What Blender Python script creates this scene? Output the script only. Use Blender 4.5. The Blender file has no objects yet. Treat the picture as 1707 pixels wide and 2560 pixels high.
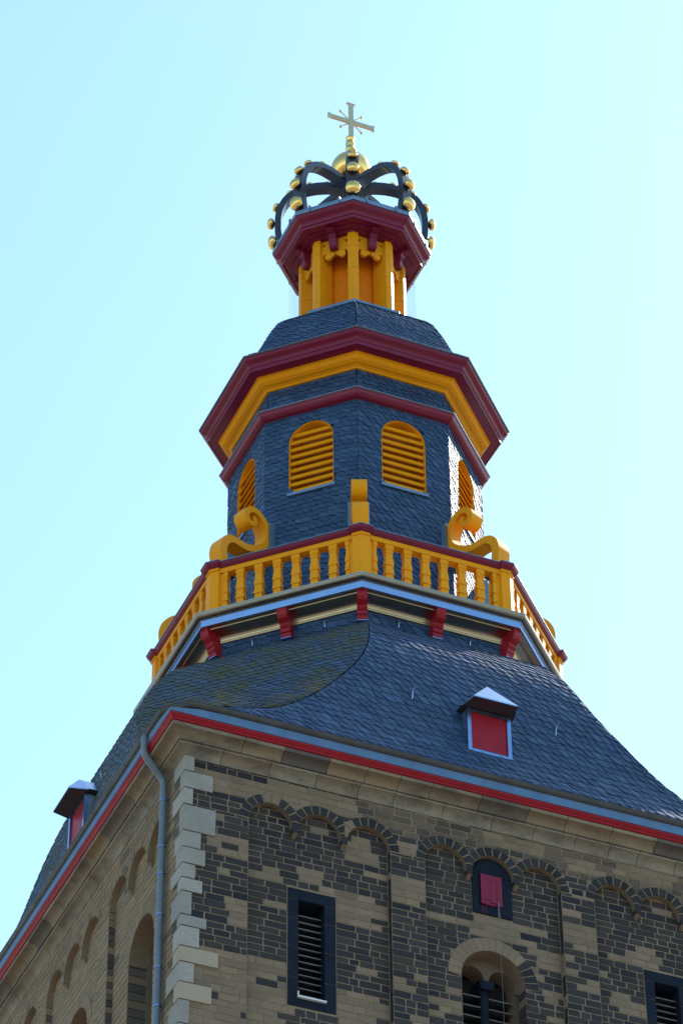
import bpy, math, random
from mathutils import Vector, Matrix, noise
from mathutils.geometry import tessellate_polygon

sc = bpy.context.scene
PI = math.pi

# ------------------------------------------------------------------ camera
cam_d = bpy.data.cameras.new("camera")
cam = bpy.data.objects.new("camera", cam_d)
sc.collection.objects.link(cam)
sc.camera = cam
cam_d.sensor_fit = 'VERTICAL'
cam_d.sensor_height = 36.0
cam_d.lens = 118.7475
cam_d.clip_start = 0.5
cam_d.clip_end = 20000
_F = Vector((0.308297, 0.702425, 0.641524)).normalized()
_R = Vector((0.918248, -0.395929, -0.007767)).normalized()
_R = (_R - _F * _R.dot(_F)).normalized()
_U = _R.cross(_F)
m = Matrix((_R, _U, -_F)).transposed().to_4x4()
m.translation = Vector((-16.269858, -36.541644, 0.000000))
cam.matrix_world = m

# ------------------------------------------------------------------ sky and sun
SUN_AZ, SUN_EL = math.radians(24.0), math.radians(45.0)     # azimuth from +X towards +Y
world = bpy.data.worlds.new("World")
sc.world = world
world.use_nodes = True
wn = world.node_tree
bg = wn.nodes["Background"]
sky = wn.nodes.new("ShaderNodeTexSky")
sky.sky_type = 'NISHITA'
sky.sun_disc = False
sky.sun_elevation = SUN_EL
sky.sun_rotation = PI / 2 - SUN_AZ
sky.altitude = 50
sky.air_density = 1.6
sky.dust_density = 0.6
sky.ozone_density = 1.0
tint = wn.nodes.new("ShaderNodeMix")                 # camera white balance, cool
tint.data_type = 'RGBA'; tint.blend_type = 'MULTIPLY'
tint.inputs[0].default_value = 1.0
tint.inputs[7].default_value = (0.80, 0.975, 1.06, 1.0)
wn.links.new(sky.outputs[0], tint.inputs[6])
wn.links.new(tint.outputs[2], bg.inputs[0])
bg.inputs[1].default_value = 0.15
sun_d = bpy.data.lights.new("sun", 'SUN')
sun_d.energy = 4.0
sun_d.angle = math.radians(0.5)
sun_d.color = (1.0, 0.94, 0.85)
sun = bpy.data.objects.new("sun", sun_d)
sc.collection.objects.link(sun)
sd = Vector((math.cos(SUN_AZ) * math.cos(SUN_EL), math.sin(SUN_AZ) * math.cos(SUN_EL), math.sin(SUN_EL)))
sun.rotation_euler = sd.to_track_quat('Z', 'Y').to_euler()
sun.location = sd * 120
sc.view_settings.view_transform = 'Standard'
sc.view_settings.look = 'None'
sc.view_settings.exposure = 0.80
sc.view_settings.gamma = 1.0
sc.view_settings.use_curve_mapping = False
sc.cycles.max_bounces = 8
sc.cycles.diffuse_bounces = 4

# ------------------------------------------------------------------ materials
def mat(name):
    m = bpy.data.materials.new(name)
    m.use_nodes = True
    nt = m.node_tree
    b = nt.nodes["Principled BSDF"]
    return m, nt, b

def nd(nt, t, **kw):
    n = nt.nodes.new(t)
    for k, v in kw.items():
        if k.startswith('i_'):
            key = k[2:]
            key = int(key) if key.isdigit() else key
            n.inputs[key].default_value = v
        else:
            setattr(n, k, v)
    return n

def rgb(c):
    return (c[0], c[1], c[2], 1.0)

def mixc(nt, fac, a, b, blend='MIX'):
    n = nt.nodes.new("ShaderNodeMix")
    n.data_type = 'RGBA'
    n.blend_type = blend
    for sock, v in ((n.inputs[0], fac), (n.inputs[6], a), (n.inputs[7], b)):
        if isinstance(v, (int, float)):
            sock.default_value = v
        elif isinstance(v, tuple):
            sock.default_value = rgb(v)
        else:
            nt.links.new(v, sock)
    return n.outputs[2]

def ramp(nt, src, lo, hi):
    n = nd(nt, "ShaderNodeMapRange", clamp=True)
    n.inputs[1].default_value = lo
    n.inputs[2].default_value = hi
    nt.links.new(src, n.inputs[0])
    return n.outputs[0]

def mul(nt, a, b):
    n = nd(nt, "ShaderNodeMath", operation='MULTIPLY')
    for s, v in ((n.inputs[0], a), (n.inputs[1], b)):
        if isinstance(v, (int, float)):
            s.default_value = v
        else:
            nt.links.new(v, s)
    return n.outputs[0]

def objnoise(nt, scale, detail=4.0, rough=0.6, stretch=None):
    tc = nt.nodes.new("ShaderNodeTexCoord")
    n = nd(nt, "ShaderNodeTexNoise", i_Scale=scale, i_Detail=detail, i_Roughness=rough)
    if stretch:
        mp = nd(nt, "ShaderNodeMapping", i_Scale=stretch)
        nt.links.new(tc.outputs['Object'], mp.inputs[0])
        nt.links.new(mp.outputs[0], n.inputs['Vector'])
    else:
        nt.links.new(tc.outputs['Object'], n.inputs['Vector'])
    return n.outputs[0]

def bump(nt, b, h, strength=0.3, dist=0.01):
    n = nd(nt, "ShaderNodeBump", i_Strength=strength, i_Distance=dist)
    nt.links.new(h, n.inputs['Height'])
    nt.links.new(n.outputs[0], b.inputs['Normal'])

def paint(name, c, rough=0.35, var=0.25, dirt=(0.08, 0.07, 0.06), dirt_amt=0.25, spec=0.5):
    m, nt, b = mat(name)
    b.inputs['Specular IOR Level'].default_value = spec
    n1 = objnoise(nt, 3.0, 5)
    n2 = objnoise(nt, 9.0, 6, 0.7, (1, 1, 0.18))
    dark = tuple(x * (1 - var) for x in c)
    col = mixc(nt, ramp(nt, n1, 0.3, 0.7), c, dark)
    col = mixc(nt, mul(nt, ramp(nt, n2, 0.55, 0.8), dirt_amt), col, dirt)
    nt.links.new(col, b.inputs['Base Color'])
    r = nd(nt, "ShaderNodeMapRange", i_3=rough * 0.8, i_4=min(1, rough * 1.35))
    nt.links.new(n1, r.inputs[0])
    nt.links.new(r.outputs[0], b.inputs['Roughness'])
    bump(nt, b, objnoise(nt, 40, 3), 0.08, 0.01)
    return m

def metal(name, c, rough=0.35, var=0.2, m_=1.0, streak=(1, 1, 0.3)):
    m, nt, b = mat(name)
    n1 = objnoise(nt, 4.0, 5, 0.65, streak)
    col = mixc(nt, ramp(nt, n1, 0.3, 0.75), c, tuple(x * (1 - var) for x in c))
    nt.links.new(col, b.inputs['Base Color'])
    b.inputs['Metallic'].default_value = m_
    r = nd(nt, "ShaderNodeMapRange", i_3=rough * 0.75, i_4=min(1, rough * 1.5))
    nt.links.new(objnoise(nt, 7, 4), r.inputs[0])
    nt.links.new(r.outputs[0], b.inputs['Roughness'])
    bump(nt, b, objnoise(nt, 6, 2), 0.06, 0.02)
    return m

def attr(nt):
    a = nd(nt, "ShaderNodeAttribute", attribute_name='blk')
    s = nt.nodes.new("ShaderNodeSeparateColor")
    nt.links.new(a.outputs['Color'], s.inputs[0])
    return s.outputs[0], s.outputs[1], s.outputs[2]

def stone_mat(name, la, lb, da, db, fleck=(0.22, 0.17, 0.11)):
    m, nt, b = mat(name)
    R, G, B = attr(nt)
    fine = objnoise(nt, 26, 6, 0.7)
    big = objnoise(nt, 1.1, 5, 0.6)
    light = mixc(nt, G, la, lb)
    light = mixc(nt, mul(nt, ramp(nt, fine, 0.45, 0.72), 0.6), light, tuple(x * 0.62 for x in la))
    light = mixc(nt, mul(nt, ramp(nt, big, 0.45, 0.72), 0.4), light, (0.14, 0.115, 0.08))
    dark = mixc(nt, G, da, db)
    sp = objnoise(nt, 34, 5, 0.75)
    th = nd(nt, "ShaderNodeMath", operation='MULTIPLY_ADD', i_1=-0.20, i_2=0.79)
    nt.links.new(B, th.inputs[0])
    gt = nd(nt, "ShaderNodeMath", operation='SUBTRACT')
    nt.links.new(sp, gt.inputs[0]); nt.links.new(th.outputs[0], gt.inputs[1])
    dark = mixc(nt, ramp(nt, gt.outputs[0], 0.0, 0.07), dark, fleck)
    col = mixc(nt, R, light, dark)
    nt.links.new(col, b.inputs['Base Color'])
    b.inputs['Roughness'].default_value = 0.85
    b.inputs['Specular IOR Level'].default_value = 0.25
    bump(nt, b, fine, 0.5, 0.012)
    return m

def slate_mat():
    m, nt, b = mat('slate')
    R, G, B = attr(nt)                                   # R moss, G tone, B gloss
    fine = objnoise(nt, 22, 5, 0.7)
    col = mixc(nt, G, (0.012, 0.040, 0.100), (0.030, 0.074, 0.165))
    col = mixc(nt, mul(nt, ramp(nt, fine, 0.52, 0.8), 0.5), col, (0.15, 0.17, 0.19))
    lich = objnoise(nt, 1.6, 5, 0.75, (1, 1, 1))
    wide = objnoise(nt, 0.45, 3, 0.6)
    mo = mul(nt, R, ramp(nt, lich, 0.33, 0.56))
    mo = mul(nt, mo, ramp(nt, objnoise(nt, 16, 5, 0.8), 0.24, 0.50))
    mcol = mixc(nt, ramp(nt, wide, 0.48, 0.62), (0.066, 0.070, 0.028), (0.20, 0.14, 0.025))
    col = mixc(nt, mo, col, mcol)
    nt.links.new(col, b.inputs['Base Color'])
    r = nd(nt, "ShaderNodeMath", operation='MULTIPLY_ADD', i_1=0.20, i_2=0.43)
    nt.links.new(B, r.inputs[0])
    r2 = nd(nt, "ShaderNodeMath", operation='ADD', use_clamp=True)
    nt.links.new(r.outputs[0], r2.inputs[0]); nt.links.new(mul(nt, mo, 0.4), r2.inputs[1])
    nt.links.new(r2.outputs[0], b.inputs['Roughness'])
    b.inputs['IOR'].default_value = 1.5
    b.inputs['Specular IOR Level'].default_value = 0.38
    bump(nt, b, fine, 0.35, 0.006)
    return m

M = {}
M['slate'] = slate_mat()
M['slate_base'] = paint('slate_base', (0.010, 0.015, 0.024), 0.6, 0.3)
M['stone'] = stone_mat('tuff_masonry', (0.250, 0.180, 0.122), (0.185, 0.135, 0.095), (0.016, 0.0175, 0.023), (0.036, 0.034, 0.037))
M['tan'] = stone_mat('tan_masonry', (0.285, 0.203, 0.125), (0.215, 0.155, 0.10), (0.05, 0.05, 0.052), (0.12, 0.10, 0.085))
M['cornice'] = stone_mat('cornice_stone', (0.25, 0.185, 0.115), (0.265, 0.245, 0.21), (0.10, 0.09, 0.09), (0.06, 0.06, 0.065))
_m = M['cornice']; _nt = _m.node_tree; _b = _nt.nodes['Principled BSDF']
_src = _b.inputs['Base Color'].links[0].from_socket
_soot = mul(_nt, ramp(_nt, objnoise(_nt, 1.9, 6, 0.7, (1, 1, 2.2)), 0.46, 0.70), 0.75)
_nt.links.new(mixc(_nt, _soot, _src, (0.062, 0.055, 0.05)), _b.inputs['Base Color'])
M['quoin'] = stone_mat('quoin_limestone', (0.36, 0.345, 0.315), (0.28, 0.275, 0.26), (0.40, 0.33, 0.24), (0.34, 0.27, 0.19), fleck=(0.3, 0.24, 0.15))
M['mortar'] = paint('mortar', (0.235, 0.180, 0.120), 0.9, 0.3)
M['bluestone'] = paint('blue_stone', (0.010, 0.016, 0.030), 0.6, 0.3, (0.04, 0.04, 0.045), 0.3, 0.1)
M['yellow'] = paint('ochre_paint', (0.80, 0.315, 0.004), 0.42, 0.08, (0.22, 0.11, 0.012), 0.25, 0.13)
M['maroon'] = paint('maroon_paint', (0.175, 0.006, 0.036), 0.30, 0.15, spec=0.35)
M['red'] = paint('red_paint', (0.30, 0.006, 0.018), 0.40, 0.15, spec=0.25)
M['shutter'] = paint('raspberry_paint', (0.20, 0.010, 0.042), 0.45, 0.12, spec=0.25)
M['zinc'] = metal('new_zinc', (0.25, 0.355, 0.55), 0.24, 0.12)
M['zinc_old'] = metal('weathered_zinc', (0.20, 0.29, 0.38), 0.38, 0.25, 0.75)
M['gutter'] = metal('gutter_zinc', (0.075, 0.075, 0.075), 0.48, 0.35, 0.6)
M['gold'] = metal('gilding', (0.90, 0.58, 0.18), 0.22, 0.10)
M['iron'] = paint('crown_iron', (0.022, 0.030, 0.048), 0.25, 0.2)
M['void'] = paint('dark_interior', (0.006, 0.006, 0.007), 0.9, 0.1)
M['slat'] = paint('weathered_slat', (0.16, 0.15, 0.15), 0.6, 0.35)
M['hood'] = metal('hood_zinc', (0.42, 0.50, 0.64), 0.30, 0.12)
M['cross'] = metal('cross_gilding', (0.76, 0.56, 0.30), 0.28, 0.10)
M['soffit'] = paint('soffit_paint', (0.045, 0.028, 0.036), 0.5, 0.2)
M['apron'] = metal('apron_zinc', (0.13, 0.20, 0.29), 0.40, 0.25, 0.75)
M['lead'] = paint('lead_sheet', (0.13, 0.18, 0.24), 0.8, 0.2, spec=0.12)
M['white'] = paint('white_metal', (0.72, 0.75, 0.80), 0.4, 0.1)
M['net'] = paint('net_wire', (0.03, 0.03, 0.035), 0.9, 0.1, spec=0.0)
M['pipe'] = paint('pipe_zinc', (0.13, 0.175, 0.22), 0.4, 0.2)

# ------------------------------------------------------------------ object helpers
ROOT = bpy.data.objects.new('church_tower', None)
sc.collection.objects.link(ROOT)
ROOT['label'] = "old church tower with patched stone walls, blue slate roof, yellow balcony lantern and gilded crown"
ROOT['category'] = "church tower"

class MB:
    def __init__(s):
        s.v = []; s.f = []; s.c = []; s.usec = False
    def add(s, pts, faces, col=None):
        n = len(s.v)
        s.v += [tuple(p) for p in pts]
        for f in faces:
            s.f.append(tuple(i + n for i in f))
            s.c.append(col or (0, 0.5, 0.5))
        if col: s.usec = True
    def poly(s, pts, col=None):
        s.add(pts, [tuple(range(len(pts)))], col)
    def box(s, f, a, b, col=None):
        """box in local coordinates mapped through f(x, y, z)"""
        (x0, y0, z0), (x1, y1, z1) = a, b
        p = [f(x, y, z) for z in (z0, z1) for x, y in ((x0, y0), (x1, y0), (x1, y1), (x0, y1))]
        s.add(p, [(0, 3, 2, 1), (4, 5, 6, 7), (0, 1, 5, 4), (1, 2, 6, 5), (2, 3, 7, 6), (3, 0, 4, 7)], col)
    def prism(s, pts, f, d0, d1, col=None):
        """2-D outline pts mapped by f(a, b, d), extruded from d0 to d1"""
        n = len(pts)
        P = [f(a, b, d0) for a, b in pts] + [f(a, b, d1) for a, b in pts]
        s.add(P, [tuple(range(n)), tuple(range(2 * n - 1, n - 1, -1))] + [(i, (i + 1) % n, n + (i + 1) % n, n + i) for i in range(n)], col)
    def loft(s, rings, closed_ring=True, closed_path=False, col=None, caps=False):
        n = len(rings[0]); k = len(rings)
        P = [p for r in rings for p in r]
        F = []
        for i in range(k if closed_path else k - 1):
            j = (i + 1) % k
            for a in range(n if closed_ring else n - 1):
                b = (a + 1) % n
                F.append((i * n + a, i * n + b, j * n + b, j * n + a))
        if caps:
            F.append(tuple(range(n))); F.append(tuple(range((k - 1) * n, k * n)))
        s.add(P, F, col)
    def tube(s, path, r, n=10, col=None, caps=True):
        rings = []
        path = [Vector(p) for p in path]
        for i, p in enumerate(path):
            t = (path[min(i + 1, len(path) - 1)] - path[max(i - 1, 0)]).normalized()
            up = Vector((0, 0, 1)) if abs(t.z) < 0.9 else Vector((1, 0, 0))
            a = t.cross(up).normalized(); b = a.cross(t)
            rr = r[i] if isinstance(r, (list, tuple)) else r
            rings.append([p + a * math.cos(2 * PI * j / n) * rr + b * math.sin(2 * PI * j / n) * rr for j in range(n)])
        s.loft(rings, True, False, col, caps)
    def build(s, name, material, parent=ROOT, smooth=False, label=None):
        me = bpy.data.meshes.new(name)
        me.from_pydata(s.v, [], s.f)
        if s.usec:
            at = me.attributes.new('blk', 'FLOAT_COLOR', 'FACE')
            fl = []
            for c in s.c: fl += [c[0], c[1], c[2], 1.0]
            at.data.foreach_set('color', fl)
        if smooth:
            me.polygons.foreach_set('use_smooth', [True] * len(me.polygons))
        me.materials.append(material)
        me.update()
        o = bpy.data.objects.new(name, me)
        sc.collection.objects.link(o)
        if parent is not None: o.parent = parent
        if label: o['label'] = label
        return o

def sharp(o, ang=35):
    me = o.data
    me.polygons.foreach_set('use_smooth', [True] * len(me.polygons))
    me.set_sharp_from_angle(angle=math.radians(ang))
    return o

def dup(o, rotz, parent=ROOT, name=None):
    c = o.copy(); sc.collection.objects.link(c)
    c.parent = parent
    c.rotation_euler = (0, 0, rotz)
    return c

def vk(k):                                   # angle of lantern vertex k (0 = nearest)
    return math.radians(-112.5 + 45 * k)
def er(a): return Vector((math.cos(a), math.sin(a), 0))
def et(a): return Vector((-math.sin(a), math.cos(a), 0))
C8 = math.cos(PI / 8)

def oct_ring(profile, closed=False, col=None, mb=None):
    mb = mb or MB()
    rings = [[er(vk(k)) * r + Vector((0, 0, z)) for k in range(8)] for r, z in profile]
    mb.loft(rings, True, closed, col)
    return mb

def face_fn(k):
    """local frame of lantern face k..k+1: (u along, d = apothem distance, z)"""
    a = vk(k) + PI / 8
    e, t = er(a), et(a)
    return lambda u, d, z: e * d + t * u + Vector((0, 0, z))

def radial_fn(k):
    """local frame at vertex k: (r, tangential, z)"""
    e, t = er(vk(k)), et(vk(k))
    return lambda r, s, z: e * r + t * s + Vector((0, 0, z))

def arc(cx, cz, r, a0, a1, n):
    return [(cx + r * math.cos(a0 + (a1 - a0) * i / n), cz + r * math.sin(a0 + (a1 - a0) * i / n)) for i in range(n + 1)]

# ------------------------------------------------------------------ slates
SLD = [(0.0, 1.60), (0.0, 1.22), (0.13, 0.78), (0.36, 0.36), (0.62, 0.09), (0.86, 0.0), (1.40, 0.0), (1.40, 1.60)]
SL = [(0.0, 1.55), (0.0, 0.80), (0.10, 0.42), (0.30, 0.12), (0.58, 0.0), (1.12, 0.0), (1.12, 1.55)]
def slates(mb, surf, v0, v1, ulo, uhi, pitch, width, rng, moss=0.0, hole=None, dip=0.05, mirror=False, lift=0.016, SL=SL, jit_h=0.004):
    v = v0; row = 0
    while v < v1:
        lo, hi = ulo(v), uhi(v)
        u = lo - rng.random() * width
        pr = pitch * (0.94 + 0.12 * rng.random())
        while u < hi:
            w = width * (0.82 + 0.36 * rng.random())
            pts = []; inside = 0
            jit = (rng.random() - 0.5) * 0.10 * pitch
            t1, t2 = rng.random() * jit_h, rng.random() * jit_h
            for a, b in SL:
                uu = u + (w * (1 - a) if mirror else w * a)
                vv = v + pr * b * (1.0 if b > 1 else 1.0) + (jit if b < 1 else 0) + 0.02 * (uu - u) * (-1 if mirror else 1)
                l2, h2 = ulo(vv), uhi(vv)
                if l2 > h2: l2 = h2 = 0.5 * (l2 + h2)
                de = min(abs(uu - l2), abs(h2 - uu))
                vv -= dip * math.exp(-de / 0.13)
                uu = min(max(uu, l2), h2)
                if hole:
                    q = hole(uu, vv)
                    if q: uu, vv = q; inside += 1
                h = lift * (1 - b / 1.55) + 0.007 * (1 - a) * (1 - 0.5 * b / 1.55) + t1 * (1 - a) + t2 + 0.004
                pts.append((uu, vv, h))
            us = [p[0] for p in pts]
            if max(us) - min(us) > 0.012 and inside < len(SL) - 2:
                tone = rng.random()
                tone = tone * tone
                col = (moss * (0.55 + 0.45 * rng.random()), tone, rng.random())
                top = [surf(p[0], p[1], p[2]) for p in pts]
                low = [surf(p[0], p[1], -0.004) for p in pts[:len(pts) - 1]]
                n = len(top)
                mb.add(top + low, [tuple(range(n))] + [(i, n + i, n + i + 1, i + 1) for i in range(n - 2)], col)
            u += w
        v += pr; row += 1

# ================================================================== GROUND
g = MB()
g.poly([(-4000, -4000, -1.6), (4000, -4000, -1.6), (4000, 4000, -1.6), (-4000, 4000, -1.6)])
gm, nt, b = mat('paving')
tc = nt.nodes.new("ShaderNodeTexCoord")
br = nd(nt, "ShaderNodeTexBrick", i_Scale=4.0, i_Color1=rgb((0.30, 0.25, 0.19)), i_Color2=rgb((0.24, 0.20, 0.155)), i_Mortar=rgb((0.10, 0.09, 0.08)))
nt.links.new(tc.outputs['Object'], br.inputs['Vector'])
nt.links.new(mixc(nt, ramp(nt, objnoise(nt, 0.3, 5), 0.35, 0.65), br.outputs[0], (0.22, 0.185, 0.145)), b.inputs['Base Color'])
b.inputs['Roughness'].default_value = 0.9
go = g.build('ground', gm, None)
go['kind'] = 'structure'

# ================================================================== MASONRY
S = 4.26
def fmap(u, z, d): return Vector((u, -d, z))          # front wall (-Y)
def lmap(u, z, d): return Vector((-d, u, z))          # side wall (-X)

def block(mb, fm, pts, d, col, ins=0.005, dep=0.010):
    n = len(pts)
    cx = sum(p[0] for p in pts) / n; cz = sum(p[1] for p in pts) / n
    inner = []
    for x, z in pts:
        dx, dz = x - cx, z - cz
        L = math.hypot(dx, dz) or 1
        inner.append((x - dx / L * ins * 1.3, z - dz / L * ins * 1.3))
    P = [fm(x, z, d) for x, z in inner] + [fm(x, z, d - dep) for x, z in pts]
    mb.add(P, [tuple(range(n))] + [(i, (i + 1) % n, n + (i + 1) % n, n + i) for i in range(n)], col)

def courses(mb, fm, z0, z1, h, ivals, d, colf, rng, lmin, lmax, push=None, gap=0.0058, wob=0.004):
    z = z0
    while z < z1 - 0.02:
        hh = h * (0.88 + 0.24 * rng.random())
        if z + hh > z1 - 0.03: hh = z1 - z
        for (a, b_) in ivals(z, z + hh):
            u = a
            while u < b_ - 1e-4:
                L = lmin + (lmax - lmin) * rng.random()
                if u + L > b_ - lmin * 0.6: L = b_ - u
                x0, x1, y0, y1 = u + gap, u + L - gap, z + gap, z + hh - gap
                j = lambda: (rng.random() - 0.5) * 2 * wob
                col = colf(u + L / 2, z + hh / 2)
                dd = d + (rng.random() - 0.5) * 0.005
                if push is None or not any(push(x, y) for x in (x0, (x0 + x1) / 2, x1) for y in (y0, y1)):
                    pts = [(x0 + j(), y0 + j()), (x1 + j(), y0 + j()), (x1 + j(), y1 + j()), (x0 + j(), y1 + j())]
                    block(mb, fm, pts, dd, col)
                else:
                    raw = [(x0 + (x1 - x0) * i / 6, y0) for i in range(7)] + [(x1, (y0 + y1) / 2)] + \
                          [(x1 - (x1 - x0) * i / 6, y1) for i in range(7)] + [(x0, (y0 + y1) / 2)]
                    pts = []; ins = 0
                    for p in raw:
                        q = push(*p)
                        if q: ins += 1
                        pts.append(q or p)
                    if ins < len(raw):
                        xs = [p[0] for p in pts]; ys = [p[1] for p in pts]
                        ar = 0.5 * sum(pts[i - 1][0] * pts[i][1] - pts[i][0] * pts[i - 1][1] for i in range(len(pts)))
                        if max(ys) - min(ys) > 0.015 and max(xs) - min(xs) > 0.015 and ar > 0.28 * (x1 - x0) * (y1 - y0):
                            block(mb, fm, pts, dd, col)
                u += L
        z += hh

def voussoirs(mb, fm, cx, cz, r0, r1f, n, d, colf, a0=0.0, a1=PI, dep=0.02, gap=0.0078):
    for i in range(n):
        p = a0 + (a1 - a0) * i / n; q = a0 + (a1 - a0) * (i + 1) / n
        g0, g1 = p + gap / r0, q - gap / r0
        mid = (g0 + g1) / 2
        pts = [(cx + r0 * math.cos(t), cz + r0 * math.sin(t)) for t in (g0, mid, g1)] + \
              [(cx + r1f(t) * math.cos(t), cz + r1f(t) * math.sin(t)) for t in (g1, mid, g0)]
        block(mb, fm, pts, d, colf(i, mid), 0.004, dep)

def strip(mb, fm, pts, d0, d1, col):
    n = len(pts)
    for i in range(n - 1):
        (a, b_), (c, e) = pts[i], pts[i + 1]
        mb.add([fm(a, b_, d0), fm(c, e, d0), fm(c, e, d1), fm(a, b_, d1)], [(0, 1, 2, 3)], col)

ZB, ZS, ZT = 19.4, 24.10, 24.80       # bottom of detailed zone, arch springing, top of wall
REC = 0.085
def wall(fm, panels, colf, matl, rng, h, lmin, lmax, arch_dark, openings, rings, label, panel_fr):
    """one carved masonry wall with recessed arcaded panels"""
    w = MB()
    arches = []                        # (cx, r)
    for (a, b_) in panels:
        cw = 0.075
        r = ((b_ - a) - 2 * cw) / 6
        for i in range(3):
            arches.append((a + r + i * (2 * r + cw), r, a, b_, i))
    step = {}
    def r1(cx, r, i):
        half = r + 0.0375
        def f(t):
            c = math.cos(t)
            ro = r + 0.125
            if (c > 0 and i < 2) or (c < 0 and i > 0):
                if abs(c) > 1e-6: ro = min(ro, half / abs(c))
            return ro
        return f
    def push_up(x, z):
        for cx, r, a, b_, i in arches:
            dx, dz = x - cx, z - ZS
            ro = r + 0.118
            if abs(dx) < ro and dz < ro:
                if dz <= 0:
                    continue
                L = math.hypot(dx, dz)
                if L < ro:
                    if L < 1e-5: return (x, ZS + ro)
                    q = (cx + dx / L * ro, ZS + dz / L * ro)
                    if q[1] < ZS + 0.01: q = (q[0], ZS + 0.01)
                    return q
        return None
    edges = [-S] + [e for p in panels for e in p] + [S]
    les = [(edges[i], edges[i + 1]) for i in range(0, len(edges), 2)]
    # upper zone, then the pilaster strips
    courses(w, fm, ZS, ZT, h, lambda a, b_: [(-S + 0.02, S - 0.02)], S, colf, rng, lmin, lmax, push_up)
    courses(w, fm, ZB, ZS, h, lambda a, b_: [(max(p, -S + 0.02), min(q, S - 0.02)) for p, q in les], S, colf, rng, lmin, lmax)
    # recessed panels
    def ivals(a, b_):
        out = []
        for p, q in panels:
            segs = [(p + 0.004, q - 0.004)]
            for (o0, o1, oz0, oz1) in openings:
                if oz0 < (a + b_) / 2 < oz1:
                    ns = []
                    for s0, s1 in segs:
                        if o1 <= s0 or o0 >= s1: ns.append((s0, s1))
                        else:
                            if o0 - s0 > 0.02: ns.append((s0, o0))
                            if s1 - o1 > 0.02: ns.append((o1, s1))
                    segs = ns
            out += segs
        return out
    def push_p(x, z):
        for (cx, cz, ro) in rings:
            dx, dz = x - cx, z - cz
            if dz > 0:
                L = math.hypot(dx, dz)
                if L < ro: return (cx + dx / max(L, 1e-5) * ro, cz + dz / max(L, 1e-5) * ro)
        return None
    courses(w, fm, ZB, 24.46, h, ivals, S - REC, colf, rng, lmin, lmax, push_p)
    wo = w.build('wall', matl, ROOT, label=label)
    # mortar behind the blocks
    mo = MB()
    dm = S - 0.0055
    for (p, q) in les:
        mo.poly([fm(p, ZB, dm), fm(q, ZB, dm), fm(q, ZS, dm), fm(p, ZS, dm)])
    xs = [-S]
    for cx, r, a, b_, i in arches:
        pts = arc(cx, ZS, r, PI, 0, 16)
        mo.poly([fm(x, z, dm) for x, z in [(xs[-1], ZS), (pts[0][0], ZS), (pts[0][0], ZT + .1), (xs[-1], ZT + .1)]])
        for (p0, q0), (p1, q1) in zip(pts[:-1], pts[1:]):
            mo.poly([fm(x, z, dm) for x, z in [(p0, q0), (p1, q1), (p1, ZT + .1), (p0, ZT + .1)]])
        xs.append(pts[-1][0])
    mo.poly([fm(x, z, dm) for x, z in [(xs[-1], ZS), (S, ZS), (S, ZT + .1), (xs[-1], ZT + .1)]])
    dp = S - REC - 0.0055
    for (p, q) in panels:
        segs = [(p - 0.05, q + 0.05, ZB, 24.5)]
        for (o0, o1, oz0, oz1) in openings:
            ns = []
            for (x0, x1, y0, y1) in segs:
                if o1 <= x0 or o0 >= x1 or oz1 <= y0 or oz0 >= y1: ns.append((x0, x1, y0, y1)); continue
                if o0 > x0: ns.append((x0, o0, y0, y1))
                if o1 < x1: ns.append((o1, x1, y0, y1))
                if oz0 > y0: ns.append((max(x0, o0), min(x1, o1), y0, oz0))
                if oz1 < y1: ns.append((max(x0, o0), min(x1, o1), oz1, y1))
            segs = ns
        for (x0, x1, y0, y1) in segs:
            mo.poly([fm(x0, y0, dp), fm(x1, y0, dp), fm(x1, y1, dp), fm(x0, y1, dp)])
    mo.build('mortar_bed', M['mortar'], wo)
    # arches with their soffits, jamb edges and hanging corbels
    for cx, r, a, b_, i in arches:
        am = MB()
        voussoirs(am, fm, cx, ZS, r, r1(cx, r, i), 10, S + 0.003, lambda n, t: arch_dark(cx + r * math.cos(t), rng, n), dep=0.022)
        strip(am, fm, arc(cx, ZS, r, 0, PI, 16), S - 0.004, S - REC - 0.02, (0.12, 0.6, 0.5))
        am.build('arch', matl, wo)
    for a, b_ in panels:
        for e in (a, b_):
            jm = MB()
            z = ZB
            while z < ZS - 0.01:
                z2 = min(ZS, z + h * (0.9 + rng.random() * 0.3))
                jm.add([fm(e, z + .004, S - 0.003), fm(e, z2 - .004, S - 0.003), fm(e, z2 - .004, S - REC - 0.02), fm(e, z + .004, S - REC - 0.02)], [(0, 1, 2, 3)], colf(e, (z + z2) / 2))
                z = z2
            jm.build('jamb', matl, wo)
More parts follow.
